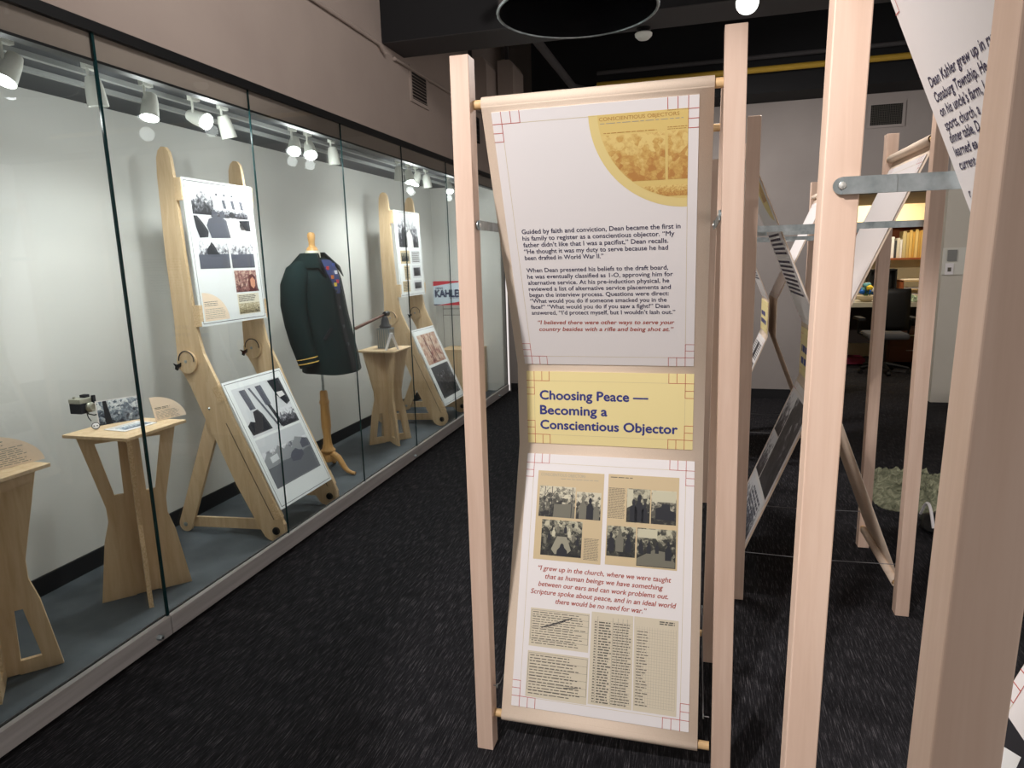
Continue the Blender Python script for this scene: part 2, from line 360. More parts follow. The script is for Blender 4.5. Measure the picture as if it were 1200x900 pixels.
def wall_grille():
    t = thing('wall_vent', 'slatted grey vent high on the left wall above the case', 'vent', (GX, 5.2, 2.89))
    m = MB(); y0, y1, z0, z1 = -.15, .15, -.105, .105
    m.box(0, .012, y0-.03, y1+.03, z1, z1+.025, WALLM); m.box(0, .012, y0-.03, y1+.03, z0-.025, z0, WALLM)
    m.box(0, .012, y0-.03, y0, z0, z1, WALLM); m.box(0, .012, y1, y1+.03, z0, z1, WALLM); m.build('frame', t)
    m = MB(); m.box(.001, .004, y0, y1, z0, z1, RUBBER)
    for i in range(9): z = z0+(i+.5)*(z1-z0)/9; m.bar((.009, y0, z), (.009, y1, z), .012, .003, (1, 0, -.8), WALLM)
    m.build('slats', t)
    t = thing('wall_vent', 'dark egg-crate vent grille high on the far grey wall', 'vent', (1.73, YE, 2.838))
    m = MB(); a, b = .14, .095
    for q in ((-a-.025, a+.025, b, b+.025), (-a-.025, a+.025, -b-.025, -b), (-a-.025, -a, -b, b), (a, a+.025, -b, b)): m.box(q[0], q[1], -.012, 0, q[2], q[3], FARM)
    m.build('frame', t)
    m = MB(); m.box(-a, a, -.003, -.001, -b, b, RUBBER)
    for i in range(1, 18): x = -a+2*a*i/18; m.box(x-.001, x+.001, -.01, -.004, -b, b, INKGREY)
    for i in range(1, 12): z = -b+2*b*i/12; m.box(-a, a, -.01, -.004, z-.001, z+.001, INKGREY)
    m.build('grille', t)
    t = thing('wall_vent', 'small dark vent low behind the top of the main left post', 'vent', (GX, 6.55, 2.82))
    m = MB(); m.box(0, .01, -.16, .16, -.12, .12, RUBBER); m.build('frame', t)
    m = MB()
    for i in range(5): z = -.1+i*.05; m.bar((.014, -.14, z), (.014, .14, z), .014, .003, (1, 0, -.8), INKMID)
    m.build('slats', t)
wall_grille()
for (x0, x1, y0, y1, z0, z1, lab) in ((-2.14, -1.89, 6.2, 6.55, 3.0, 3.36, 'grey painted duct box high in the far left corner'), (-1.87, -1.72, 6.5, 6.9, 3.05, 3.40, 'smaller grey duct end beside the larger corner duct box')):
    m = MB(); c = .05
    m.prism([(x0, z0), (x1, z0), (x1, z1-c), (x1-c*.6, z1), (x0, z1)], (0, y0, 0), (1, 0, 0), (0, 0, 1), (0, 1, 0), y1-y0, WALLM)
    m.box(x0+.05, x0+.08, y0+.1, y0+.13, z1, 4.2, BEAMG)
    tag(m.build('ceiling_duct'), lab, 'duct')
def drum():
    t = thing('drum_pendant', 'large round glossy black drum pendant hanging from the ceiling', 'pendant lamp', (-.53, 3.12, 2.6))
    gl = mat('black_gloss', (70, 70, 74), .2, .85, spec=1.0); R = .345; n = 48
    m = MB(); pr = [(R-.004, 0), (R, 0), (R, .26), (R-.02, .275), (.02, .275), (.02, .265), (R-.022, .262), (R-.008, .25), (R-.008, 0), (R-.004, 0)]
    m.lathe(pr, (0, 0, 0), gl, n, cap=False); m.build('shade', t, smooth=True)
    m = MB(); m.tube([(R*math.cos(2*math.pi*i/n), R*math.sin(2*math.pi*i/n), 0) for i in range(n+1)], .006, STEEL, 8, False); m.build('rim', t, smooth=True)
    m = MB(); m.lathe([(.05, 0), (.07, .03), (.05, .1), (.03, .12)], (0, 0, .14), BLACKM, 16); m.build('socket', t, smooth=True)
    m = MB(); m.tube([(0, 0, .26), (0, 0, 1.6)], .012, BLACKM, 8); m.build('stem', t, smooth=True)
drum()
def sensor():
    t = thing('ceiling_sensor', 'small white dome sensor below the round black pendant', 'sensor', (-.386, 4.90, 3.0))
    m = MB(); m.lathe([(.005, -.03), (.035, -.024), (.056, -.004), (.058, .012), (.05, .018)], (0, 0, 0), FIX, 20); m.build('dome', t, smooth=True)
    m = MB(); m.lathe([(.036, .018), (.036, .03), (.05, .036), (.05, .048)], (0, 0, 0), BLACKM, 16); m.build('mount', t, smooth=True)
sensor()
def ceiling_spot():
    t = thing('ceiling_spotlight', 'glowing ceiling spotlight above the main right post', 'spotlight', (.205, 3.75, 2.76))
    ax = Vector((-.08, -.72, -.42)).normalized()
    m = MB(); m.lathe([(.02, -.12), (.045, -.11), (.055, 0), (.055, .02)], (0, 0, 0), FIX, 20, ax); m.build('housing', t, smooth=True)
    m = MB(); m.lathe([(.001, .021), (.05, .021), (.05, .024), (.001, .024)], (0, 0, 0), GLOW, 20, ax, False); m.build('lens', t, smooth=True)
    m = MB(); m.tube([(0, .06, .04), (0, .06, .3), (0, .06, 1.44)], .012, FIX, 8); m.build('stem', t, smooth=True)
    o = spot('ceiling_spotlight_beam', (.195, 3.71, 2.735), (-.1, 1.0, .9), 60, 70, .6, .05); o.parent = t; o.location = (-.004, -.03, -.018)
ceiling_spot()

# ------------------------------------------------------------------ display frames (four posts, two banners, straps)
HEM = .018
FP = [(-.002, 1.955), (.309, 1.205), (.309, .93), (-.001, .125)]     # front sheet profile (depth, height)
def sheet(prof, xl, xr, y0, sgn, t, m):
    """hemmed cloth: pocket round the top dowel, profile, pocket round the bottom dowel"""
    pts = []
    def arc(cy, cz, a0, a1, k=10):
        for i in range(k+1):
            a = math.radians(a0+(a1-a0)*i/k); pts.append((cy-math.cos(a)*HEM, cz+math.sin(a)*HEM))
    arc(prof['dt'][0], prof['dt'][1], 330, -20); pts.extend(prof['p']); arc(prof['db'][0], prof['db'][1], 20, -310)
    n = len(pts); vs = []; fs = []
    for (a, b) in pts:
        for x in (xl, xr): vs.append((x, y0+sgn*a, b))
    for i in range(n-1): fs.append((2*i, 2*i+1, 2*i+3, 2*i+2))
    m.add(vs, fs, CLOTH)
def marks(m, P, W, H, big=True, which='tl tr bl br'):
    q, c = .024, .0245
    for w_ in which.split():
        fx = (lambda u: u) if 'l' in w_ else (lambda u: W-u); fy = (lambda s: s) if 't' in w_ else (lambda s: H-s)
        L = lambda a, b: m.line(P, (fx(a[0]), fy(a[1])), (fx(b[0]), fy(b[1])), INKMARK, .0016, 3)
        L((.026, 0), (.026, .078)); L((0, .031), (.077, .031)); L((.052, 0), (.052, .031)); L((.077, 0), (.077, .031)); L((0, .055), (.026, .055)); L((0, .078), (.026, .078))
    m.line(P, (.026, .078), (.026, H-.078), INKLINE, .001, 2); m.line(P, (W-.026, .078), (W-.026, H-.078), INKLINE, .001, 2)
    m.line(P, (.077, .031), (W-.077, .031), INKLINE, .001, 2); m.line(P, (.077, H-.031), (W-.077, H-.031), INKLINE, .001, 2)
def slab(m, P, W, H, mm, t=.003):
    """thin printed board lying on the cloth plane"""
    c = P(W/2, H/2)-P.n*(t/2); m.obox(c, P.ex, P.es, P.n, W/2, H/2, t/2, mm)

def frame_thing(label, loc, rz, half, D, xl, xr, posts, fill, prof=None, hide=()):
    """posts: four (x, y, x_top_shift) in local axes; banners face -y (front) and +y (rear)."""
    t = thing('banner_frame', label, 'display frame', loc, rz)
    w = .0265
    for (x, y, b, tp, *yy) in posts:
        m = MB(); vs = []; yb, yt = yy or (0, 0)
        for z, dx, dy in ((0, b, yb), (2.09, tp, yt)):
            vs += [(x+dx-w, y+dy-w, z), (x+dx+w, y+dy-w, z), (x+dx+w, y+dy+w, z), (x+dx-w, y+dy+w, z)]
        m.add(vs, [(0, 3, 2, 1), (4, 5, 6, 7), (0, 1, 5, 4), (1, 2, 6, 5), (2, 3, 7, 6), (3, 0, 4, 7)], MAPLE); m.build('post', t, bevel=.002)
    pf = prof or FP
    for side, sgn in (('front', 1), ('rear', -1)):
        y0 = 0 if sgn > 0 else D
        p = dict(dt=(pf[0][0]+.012, 1.968), db=(pf[3][0]+.011, .112), p=pf)
        for k in ('dt', 'db'):
            m = MB(); a, b = p[k]; y = y0+sgn*a
            m.tube([(-half+.02, y, b), (half-.02, y, b)], .0125, DOWEL, 12); m.build('dowel', t, smooth=True)
        m = MB(); sheet(p, xl, xr, y0, sgn, .002, m)
        q = m.build('banner', t, smooth=True)
        so = q.modifiers.new('thickness', 'SOLIDIFY'); so.thickness = .0015; so.offset = 0
        segs = []
        for i in range(3):
            (a, b), (c, d) = pf[i], pf[i+1]; L = math.hypot(c-a, d-b)
            if sgn > 0: ex = Vector((1, 0, 0)); x0 = xl
            else: ex = Vector((-1, 0, 0)); x0 = xr
            es = Vector((0, sgn*(c-a), d-b)).normalized(); n = es.cross(ex); n = n if n.y*sgn < 0 else -n
            segs.append((Plane(Vector((x0, y0+sgn*a, b))+n*.004, ex, es, n), L))
        fill(side, segs, xr-xl, q)
        if side == 'rear' and 'inner' not in hide:
            P, L = segs[0]; W = xr-xl
            P2 = Plane(P(W-.028, .045)-P.n*.0095, -P.ex, P.es, -P.n); m = MB(); slab(m, P2, W-.056, L-.05, WHITE); marks(m, P2, W-.056, L-.05); m.build('printed_panel', q)
    for s, pi in ((-1, 0), (1, 1)):
        x = s*(half-w-.004); pp_ = posts[pi]; F0 = (pp_[4]+(pp_[5]-pp_[4])*.79) if len(pp_) > 4 else 0
        m = MB(); m.bar((x, F0, 1.648), (x, D, 1.648), .026, .003, (0, 0, 1), STEEL)
        for (ya, yb) in ((F0, F0+.075), (D-.075, D)):
            m.bar((x-s*.003, ya, 1.648), (x-s*.003, yb, 1.648), .026, .003, (0, 0, 1), STEEL)
        for y in (F0, D): m.lathe([(.013, -.0015), (.013, .0015)], (x, y, 1.648), STEEL, 20, (1, 0, 0))
        for y in (F0, D): m.lathe([(.001, .003), (.005, .002), (.006, 0)], (x-s*.0045, y, 1.648), mat('screw_steel', (205, 205, 200), .3, .6), 10, (-s, 0, 0))
        m.build('metal_strap', t)
        m = MB(); xx = s*(half-w-.012)
        m.tube([(s*(half-w+.004), 0, .215), (xx, 0, .215), (xx, .012, .213), (xx, .03, .205), (xx, D*.5, .198), (xx, D-.03, .205), (xx, D-.012, .213), (xx, D, .215), (s*(half-w+.004), D, .215)], .0016, CORDM, 6)
        for y in (0, D): m.tube([(xx-.0001, y+.006*math.cos(a*.7), .215+.006*math.sin(a*.7)) for a in range(10)], .0018, STEEL, 6)
        m.build('tension_cord', t, smooth=True)
    return t

UPTXT = [("Guided by faith and conviction, Dean became the first in", .455), ("his family to register as a conscientious objector. “My", .4386), ("father didn’t like that I was a pacifist,” Dean recalls.", .4219), ("“He thought it was my duty to serve because he had", .421), ("been drafted in World War II.”", .2368), None,
         ("When Dean presented his beliefs to the draft board,", .4212), ("he was eventually classified as 1-O, approving him for", .4348), ("alternative service. At his pre-induction physical, he", .4242), ("reviewed a list of alternative service placements and", .4286), ("began the interview process. Questions were direct:", .423), ("“What would you do if someone smacked you in the", .4166), ("face?” “What would you do if you saw a fight?” Dean", .4249), ("answered, “I’d protect myself, but I wouldn’t lash out.”", .4418)]
def fill_main(side, segs, W, q):
    if side == 'rear': return fill_plain(side, segs, W, q)
    # upper sheet
    P, L = segs[0]; pw, ph = .543, .795; P1 = Plane(P(.027, .012)+P.n*0, P.ex, P.es, P.n); m = MB(); slab(m, P1, pw, ph, WHITE); marks(m, P1, pw, ph)
    cx, cy, R = pw-.026, .029, .255
    arc = lambda r, a0=90, a1=180, n=24: [(cx+r*math.cos(math.radians(a0+(a1-a0)*i/n)), cy+r*math.sin(math.radians(a0+(a1-a0)*i/n))) for i in range(n+1)]
    m.poly(P1, arc(R)+[(cx, cy)], mat('print_quarter_yellow', (226, 206, 142), .55), 2)
    m.poly(P1, arc(R*.905)+[(cx, cy)], mat('print_quarter_ochre', (222, 196, 124), .55), 3)
    m.text(P1, 'CONSCIENTIOUS OBJECTORS', .290, .0445, .0088, INKOCHRE, .205, k=5)
    m.scrib(P1, .292, .049, .512, .055, 1, INKPALE, .3, .02, 5)
    def clip_photo(u0, s0, u1, s1):
        r = R*.9; pts = []
        for i in range(13):
            s_ = s0+(s1-s0)*i/12; dd = s_-cy
            x = cx-math.sqrt(max(r*r-dd*dd, 0)); pts.append((max(u0, x), s_))
        pts = [p for p in pts if p[0] < u1-.002]
        if len(pts) < 2: return
        SEED[0] += 3; o = SEED[0]; vs = []; fs = []; uv = []
        for p in pts: vs += [P1(p[0], p[1], 5), P1(u1, p[1], 5)]
        f = lambda u, s_: (o+(u-u0)/(s1-s0), o+.01+.98*(s1-s_)/(s1-s0))
        for i in range(len(pts)-1):
            fs.append((2*i, 2*i+2, 2*i+3, 2*i+1)); uv.append([f(*pts[i]), f(*pts[i+1]), f(u1, pts[i+1][1]), f(u1, pts[i][1])])
        m.add(vs, fs, PH_OCH, uv)
    clip_photo(.293, .082, .459, .207); clip_photo(.466, .082, .517, .207); clip_photo(.36, .222, .43, .252); clip_photo(.434, .222, .517, .252)
    m.scrib(P1, .30, .074, .45, .08, 1, INKOCHRE, .3, .012, 5); m.scrib(P1, .465, .07, .515, .08, 2, INKOCHRE, .3, .008, 5)
    y = .3445
    for t in UPTXT:
        if t: m.text(P1, t[0], .0445, y, .0136, INKNAVY, t[1], bold=.014)
        y += .0206 if t else .0197
    m.text(P1, '“I believed there were other ways to serve your', .0615, .646, .0138, INKRED, .4226, .22, .014)
    m.text(P1, 'country besides with a rifle and being shot at.”', .0627, .670, .0138, INKRED, .419, .22, .014)
    m.build('printed_panel', q)
    # title card
    P, L = segs[1]; P1 = Plane(P(.031, .022), P.ex, P.es, P.n); pw, ph = .541, .246; m = MB(); slab(m, P1, pw, ph, YELLOW); marks(m, P1, pw, ph)
    for i, (tx, wd) in enumerate((('Choosing Peace —', .355), ('Becoming a', .2235), ('Conscientious Objector', .448))): m.text(P1, tx, .045, .094+.0506*i, .0295, INKTITLE, wd, bold=.03)
    m.build('title_card', q)
    # lower sheet: pages of photographs, quotation, scanned documents
    P, L = segs[2]; pw, ph = .549, .806; P1 = Plane(P(.031, .031), P.ex, P.es, P.n); m = MB(); slab(m, P1, pw, ph, WHITE); marks(m, P1, pw, ph)
    m.rect(P1, .042, .056, .264, .346, SEPIA, 3); m.rect(P1, .278, .055, .503, .343, SEPIA, 3)
    m.text(P1, 'CONSCIENTIOUS OBJECTORS', .052, .073, .0095, INKPALE, .15, k=4); m.scrib(P1, .12, .078, .25, .084, 1, INKPALE, .3, .015, 4)
    m.scrib(P1, .285, .062, .36, .068, 1, INKGREY, .4, .015, 4)
    m.photo(P1, .051, .106, .172, .207, PH_SEP, 4); m.photo(P1, .176, .119, .257, .207, PH_SEP, 4); m.photo(P1, .065, .216, .200, .331, PH_SEPD, 4)
    pale = mat('print_pale_sepia', (200, 196, 170), .5); grey = mat('print_grey_sepia', (112, 110, 96), .5)
    def person(x, y, h, mm, k=5):                                   # small standing or seated silhouette in a print
        m.poly(P1, [(x-.16*h, y), (x-.17*h, y-.5*h), (x-.1*h, y-.68*h), (x-.05*h, y-.72*h), (x-.08*h, y-.85*h), (x-.04*h, y-.98*h), (x+.04*h, y-.98*h), (x+.08*h, y-.85*h), (x+.05*h, y-.72*h), (x+.1*h, y-.68*h), (x+.17*h, y-.5*h), (x+.16*h, y)], mm, k)
    m.poly(P1, [(.10, .207), (.102, .165), (.165, .16), (.172, .18), (.172, .207)], grey, 4.6)
    for x in (.068, .092, .16): m.line(P1, (x, .204), (x+.002, .108), INKBLACK, .002, 6)
    for a, b in (((.068, .14), (.085, .11)), ((.092, .14), (.115, .11)), ((.16, .135), (.14, .11)), ((.092, .15), (.075, .12))): m.line(P1, a, b, INKBLACK, .0012, 6)
    for x, h, mm in ((.198, .075, grey), (.222, .07, INKBLACK), (.243, .06, grey)): person(x, .206, h, mm)
    for i, x in enumerate((.078, .092, .106, .12, .145, .158, .172, .186)): person(x, .275-.012*(2-abs(i-3.5)), .03, (grey, INKBLACK, pale)[i % 3])
    m.poly(P1, [(.1, .31), (.118, .268), (.15, .268), (.166, .31), (.15, .325), (.112, .325)], mat('print_mid_sepia', (150, 147, 128), .5), 4.6)
    for x, h in ((.362, .07), (.380, .085), (.398, .06)): person(x, .200, h, INKBLACK)
    m.poly(P1, [(.341, .10), (.36, .10), (.36, .15), (.341, .16)], pale, 5); m.rect(P1, .42, .101, .494, .135, pale, 4.6)
    for x, h, mm in ((.295, .06, INKBLACK), (.322, .075, grey), (.35, .06, INKBLACK)): person(x, .30, h, mm)
    m.poly(P1, [(.378, .315), (.43, .285), (.47, .29), (.496, .32), (.496, .336), (.378, .336)], grey, 4.6); m.rect(P1, .379, .223, .44, .25, pale, 4.6)
    for x, y, h in ((.39, .30, .045), (.415, .298, .04), (.44, .296, .035), (.475, .315, .06)): person(x, y, h, INKBLACK)
    # seen in the lower left print: a ring of seated people, one dark figure in front
    m.poly(P1, [(.118, .331), (.12, .312), (.128, .303), (.131, .293), (.136, .289), (.141, .293), (.144, .303), (.153, .312), (.156, .331)], INKBLACK, 5)
    m.scrib(P1, .208, .266, .256, .336, 17, INKGREY, .4, .006, 4)
    m.scrib(P1, .281, .098, .335, .197, 24, INKGREY, .4, .006, 4)
    m.photo(P1, .340, .098, .414, .205, PH_SEPD, 4); m.photo(P1, .418, .099, .496, .205, PH_SEP, 4)
    m.poly(P1, [(.432, .19), (.432, .155), (.45, .15), (.452, .14), (.475, .14), (.478, .16), (.492, .165), (.492, .192)], INKBLACK, 5)
    m.photo(P1, .281, .220, .372, .315, PH_SEPD, 4); m.photo(P1, .377, .220, .498, .338, PH_SEPD, 4)
    for i, (tx, u, wd) in enumerate((('“I grew up in the church, where we were taught', .061, .425), ('that as human beings we have something', .086, .376), ('between our ears and can work problems out.', .065, .4135), ('Scripture spoke about peace, and in an ideal world', .041, .4625), ('there would be no need for war.”', .125, .289))):
        m.text(P1, tx, u, .380+.0251*i, .0148, INKRED, wd, .22, .014)
    for (a, b, c, d) in ((.045, .500, .238, .618), (.044, .633, .240, .772)):
        m.rect(P1, a, b, c, d, DOCPAPER, 3); m.frame(P1, a+.004, b+.006, c-.003, d-.022, INKGREY, .0008, 4)
        m.scrib(P1, a+.008, b+.009, c-.008, d-.006, 14, INKGREY, .3, .016, 4, .3)
        for k in range(1, 5): m.line(P1, (a+.004, b+k*(d-b-.028)/5+.006), (c-.003, b+k*(d-b-.028)/5+.006), INKGREY, .0006, 4)
    m.line(P1, (.085, .558), (.18, .521), INKBLACK, .003, 5); m.line(P1, (.1, .556), (.16, .532), INKBLACK, .002, 5)
    m.line(P1, (.165, .733), (.21, .728), INKBLACK, .002, 5)
    a, b, c, d = .244, .492, .512, .768; m.rect(P1, a, b, c, d, DOCPAPER, 3); m.line(P1, (.376, b), (.381, d), WHITE, .003, 5)
    m.scrib(P1, .255, .518, .262, .763, 30, INKGREY, .4, .006, 4, 0); m.scrib(P1, .268, .518, .31, .763, 30, INKGREY, .45, .012, 4, .3); m.scrib(P1, .314, .518, .372, .763, 30, INKGREY, .35, .008, 4, .2)
    m.scrib(P1, .388, .532, .425, .755, 26, INKGREY, .3, .012, 4, .5)
    for k in range(31): m.line(P1, (.252, .516+k*.0082), (.372, .517+k*.0082), INKPALE, .0005, 4)
    for k in range(28): m.line(P1, (.386, .528+k*.0083), (.506, .528+k*.0083), INKPALE, .0005, 4)
    for u in (.264, .312, .328, .343, .357): m.line(P1, (u, .505), (u, .763), INKGREY, .0006, 4)
    for k in range(16): m.line(P1, (.386+k*.008, .52), (.386+k*.008, .752), INKPALE, .0005, 4)
    m.scrib(P1, .455, .497, .505, .509, 2, INKGREY, .6, .012, 4, .1)
    m.build('printed_panel', q)
def fill_plain(side, segs, W, q):
    for (P, L), nm, top in zip(segs, ('printed_panel', 'title_card', 'printed_panel'), (.012, .022, .03)):
        H = L-top-(.024 if nm == 'title_card' else .04); P1 = Plane(P(.028, top), P.ex, P.es, P.n); m = MB(); w_ = W-.056
        slab(m, P1, w_, H, YELLOW if nm == 'title_card' else WHITE); marks(m, P1, w_, H)
        if nm == 'title_card': m.scrib(P1, .05, .05, w_*.8, .2, 3, INKTITLE, .5, .05, 3)
        else: m.scrib(P1, .05, H*.45, w_-.05, H*.8, 15, INKNAVY, .45, .02, 3)
        m.build(nm, q)
def side_fill(kind):
    def fill(side, segs, W, q):
        if side == 'rear': return fill_plain(side, segs, W, q)
        P, L = segs[0]; w_ = W-.056; P1 = Plane(P(.028, .012), P.ex, P.es, P.n); H = .795; m = MB(); slab(m, P1, w_, H, WHITE); marks(m, P1, w_, H)
        n = 20; cx, cy, R = w_-.026, .029, .25
        m.poly(P1, [(cx+R*math.cos(math.radians(90+90*i/n)), cy+R*math.sin(math.radians(90+90*i/n))) for i in range(n+1)]+[(cx, cy)], mat('print_quarter_yellow', (226, 206, 142), .55), 2)
        m.photo(P1, cx-.15, cy+.05, cx-.01, cy+.16, PH_OCH, 3)
        m.scrib(P1, .045, .33, w_-.05, .44, 5, INKNAVY, .5, .03, 3); m.scrib(P1, .045, .46, w_-.05, .64, 8, INKNAVY, .5, .03, 3)
        m.build('printed_panel', q)
        P, L = segs[1]; P1 = Plane(P(.03, .022), P.ex, P.es, P.n); H = L-.04; m = MB(); slab(m, P1, w_, H, YELLOW); marks(m, P1, w_, H)
        m.scrib(P1, .045, .07, w_-.1, .19, 2, INKTITLE, .55, .05, 3, .4); m.build('title_card', q)
        P, L = segs[2]; P1 = Plane(P(.03, .03), P.ex, P.es, P.n); H = L-.07; m = MB(); slab(m, P1, w_, H, WHITE)
        if kind == 'photos':
            m.photo(P1, .02, .05, w_*.36, .27, PH_BW); m.photo(P1, w_*.38, .05, w_-.02, .50, PH_BWD); m.photo(P1, .02, .28, w_*.36, .50, PH_BW)
            m.photo(P1, .02, .52, w_-.02, H-.03, PH_BW); m.scrib(P1, .18, .54, w_-.05, .68, 6, INKMID, .6, .04, 3)
        else:
            for i in range(3):
                for j in range(5): (m.photo(P1, .03+i*.16, .05+j*.15, .17+i*.16, .18+j*.15, PH_BWD) if (i+j) % 2 else m.scrib(P1, .03+i*.16, .05+j*.15, .17+i*.16, .18+j*.15, 8, INKBLACK, .5, .02, 3))
        marks(m, P1, w_, H); m.build('printed_panel', q)
    return fill
def fill_near(side, segs, W, q):
    if side == 'rear': return fill_plain(side, segs, W, q)
    P, L = segs[0]; w_ = W-.012; P1 = Plane(P(.006, .004), P.ex, P.es, P.n); H = L-.03; m = MB(); slab(m, P1, w_, H, WHITE)
    m.line(P1, (.0165, .0), (.0165, .081), INKMARK, .0014, 3); m.line(P1, (0, .081), (.0165, .081), INKMARK, .0014, 3)
    m.poly(P1, [(w_, .0), (w_, .19), (w_-.06, .19), (w_-.15, .15), (w_-.21, .08), (w_-.228, 0)], mat('print_quarter_yellow', (226, 206, 142), .55), 2)
    for i, (tx, s_, wd) in enumerate((('Dean Kahler grew up in rural', .196, .228), ('Osnaburg Township. He', .218, .174), ('on his uncle’s farm, l', .2385, .152), ('sports, church, a', .2587, .119), ('dinner table, D', .2775, .103), ('learned ea', .297, .080), ('current', .317, .057))):
        m.text(P1, tx, .0275-.0006*i, s_, .0142, INKNAVY, wd, bold=.010)
    m.text(P1, 'r', .021, .358, .0138, INKNAVY, bold=.012); m.build('printed_panel', q)
    P, L = segs[1]; P1 = Plane(P(.006, .03), P.ex, P.es, P.n); m = MB(); slab(m, P1, w_, L-.05, YELLOW); marks(m, P1, w_, L-.05); m.build('title_card', q)
    P, L = segs[2]; P1 = Plane(P(.006, .012), P.ex, P.es, P.n); H = L-.05; m = MB(); slab(m, P1, w_, H, WHITE); marks(m, P1, w_, H)
    m.rect(P1, .03, .10, w_-.03, .45, INKBLACK, 2); m.photo(P1, .06, .16, w_-.06, .40, PH_BWD, 3)
    for a, b in ((.05, .14), (.09, .20), (.06, .27)): m.poly(P1, [(a, b), (a+.05, b-.02), (a+.06, b+.03), (a+.02, b+.05)], BOARD, 4)
    m.build('printed_panel', q)

def std(D): return [(-.355, 0, 0, 0), (.355, 0, 0, 0), (-.355, D, 0, 0), (.355, D, 0, 0)]
frame_thing('maple banner frame in front with the Choosing Peace canvas facing the viewer', (-.272, 1.836, 0), 0, .355, .644, -.304, .302,
            [(-.355, 0, 0, 0), (.369, 0, 0, -.021), (-.355, .644, 0, 0), (.352, .644, -.005, .008)], fill_main)
R90 = -math.pi/2
nearp = [(.020, 1.955), (.333, 1.205), (.313, .93), (.020, .125)]
frame_thing('nearest maple banner frame at the right edge, its canvas starting with the words Dean Kahler', (.213, .90, 0), R90, .295, .67, -.24, .24,
            [(-.295, 0, 0, 0, -.019, .002), (.295, 0, 0, 0, -.0055, .032), (-.295, .67, 0, 0), (.295, .67, 0, 0)], fill_near, nearp)
frame_thing('maple banner frame right of the Choosing Peace frame, seen sideways in front of the office', (.205, 3.365, 0), R90, .355, .673, -.30, .30, std(.673), side_fill('photos'))
frame_thing('farthest maple banner frame, seen as a small X in front of the grey back wall', (.205, 5.605, 0), R90, .355, .673, -.30, .30, std(.673), side_fill('text'))
frame_thing('maple banner frame hidden behind the Choosing Peace canvas, only its right post showing', (-.27, 4.24, 0), 0, .355, .644, -.30, .30, std(.644), side_fill('photos'))

# ------------------------------------------------------------------ display case: light tracks and lamps
def kth(name, label, cat, p, group=None): return thing(name, label, cat, K(p), 0, group)
def kmb():
    m = MB(); m.xf = K; return m
for (x, lab) in ((-2.385, 'empty light rail on the dark case ceiling, the one nearer the glass'), (-2.555, 'empty light rail on the dark case ceiling, the one nearer the white wall')):
    m = kmb(); m.box(x-.011, x+.011, -1.5, 7.1, 2.325, 2.345, mat('track_grey', (150, 152, 150), .5)); tag(m.build('light_track'), lab, 'light track', 'light tracks in the case')
def case_lamp(label, x, y, aim, lit, k=1):
    t = kth('track_lamp', label, 'track light', (x, y, 2.332), 'white track lamps in the display case')
    ax = Vector(aim).normalized()
    m = MB(); m.box(-.012, .012, -.03, .03, -.02, .012, FIX); m.tube([(0, -.012, -.02), (0, -.012, -.085)], .006, FIX, 8); m.build('mount', t)
    c = Vector((0, .012, -.095))+ax*.012
    m = MB(); m.lathe([(.012, -.066), (.026, -.06), (.033, -.03), (.038, .03), (.039, .05), (.036, .05), (.034, .044)], c, FIX, 20, ax, True); m.build('housing', t, smooth=True)
    m = MB(); m.lathe([(.001, .0455), (.034, .0455), (.034, .0465), (.001, .0465)], c, GLOW if lit else mat('lamp_lens_off', (215, 218, 212), .3), 20, ax, False); m.build('lens', t, smooth=True)
    if lit:
        o = spot('track_lamp_beam', (0, 0, 0), (0, 0, -1), CASEPOW*k, 142, 1.0, .035, (.97, 1, .98)); o.parent = t
        l = bpy.data.lights.new('track_lamp_fill', 'POINT'); l.energy = 2.8*k; l.color = (.97, 1, .98); l.shadow_soft_size = .03; l2 = bpy.data.objects.new('track_lamp_fill', l); COL.objects.link(l2); l2.parent = t; l2.location = c+ax*.09+Vector((0, 0, -.03))  # extra point light added to fill the dark upper case wall
        o.rotation_euler = (Vector((-.22, ax.y*.2, -.95))).to_track_quat('-Z', 'Y').to_euler(); o.location = c+ax*.06
CASEPOW = 27
LAMPS = [(-2.27, 1.893, (.0, -.5, -.85), 1, 'track lamp at the far left of the case, above the cropped pedestal'),
         (-2.27, 2.23, (.02, .1, -1), 0, 'track lamp cut by the black glass joint at the left'),
         (-2.27, 2.506, (.1, -.3, -.95), 1, 'track lamp just right of the black glass joint'),
         (-2.27, 2.789, (.8, -.05, -.3), 1, 'track lamp glaring towards the viewer above the first easel'),
         (-2.27, 2.988, (.1, .25, -1), 0, 'unlit looking lamp above the right rail of the first easel'),
         (-2.27, 3.585, (.3, -.6, -.75), 1, 'left one of the two bright lamps above the green jacket'),
         (-2.27, 3.745, (.4, -.5, -.72), 1, 'right one of the two bright lamps above the green jacket'),
         (-2.27, 4.019, (.05, .1, -1), 0, 'dim lamp at the joint right of the two bright jacket lamps'),
         (-2.27, 5.013, (-.05, .05, -1), 0, 'dim lamp above the left rail of the second easel'),
         (-2.27, 5.209, (.3, -.3, -.9), 1, 'left one of the two bright lamps above the second easel'),
         (-2.27, 5.362, (-.2, -.4, -.9), 1, 'right one of the two bright lamps above the second easel'),
         (-2.27, 5.582, (.1, .1, -1), 0, 'dim lamp right of the bright pair above the second easel'),
         (-2.27, 6.12, (.3, -.5, -.8), 1, 'bright lamp seen beside the left edge of the main left post'),
         (-2.27, 6.62, (.3, -.5, -.8), 1, 'last bright lamp of the case, seen behind the main left post')]
for i_, (x, y, aim, lit, lab) in enumerate(LAMPS): case_lamp(lab, x, y, aim, lit, .5 if i_ == 0 else 1)

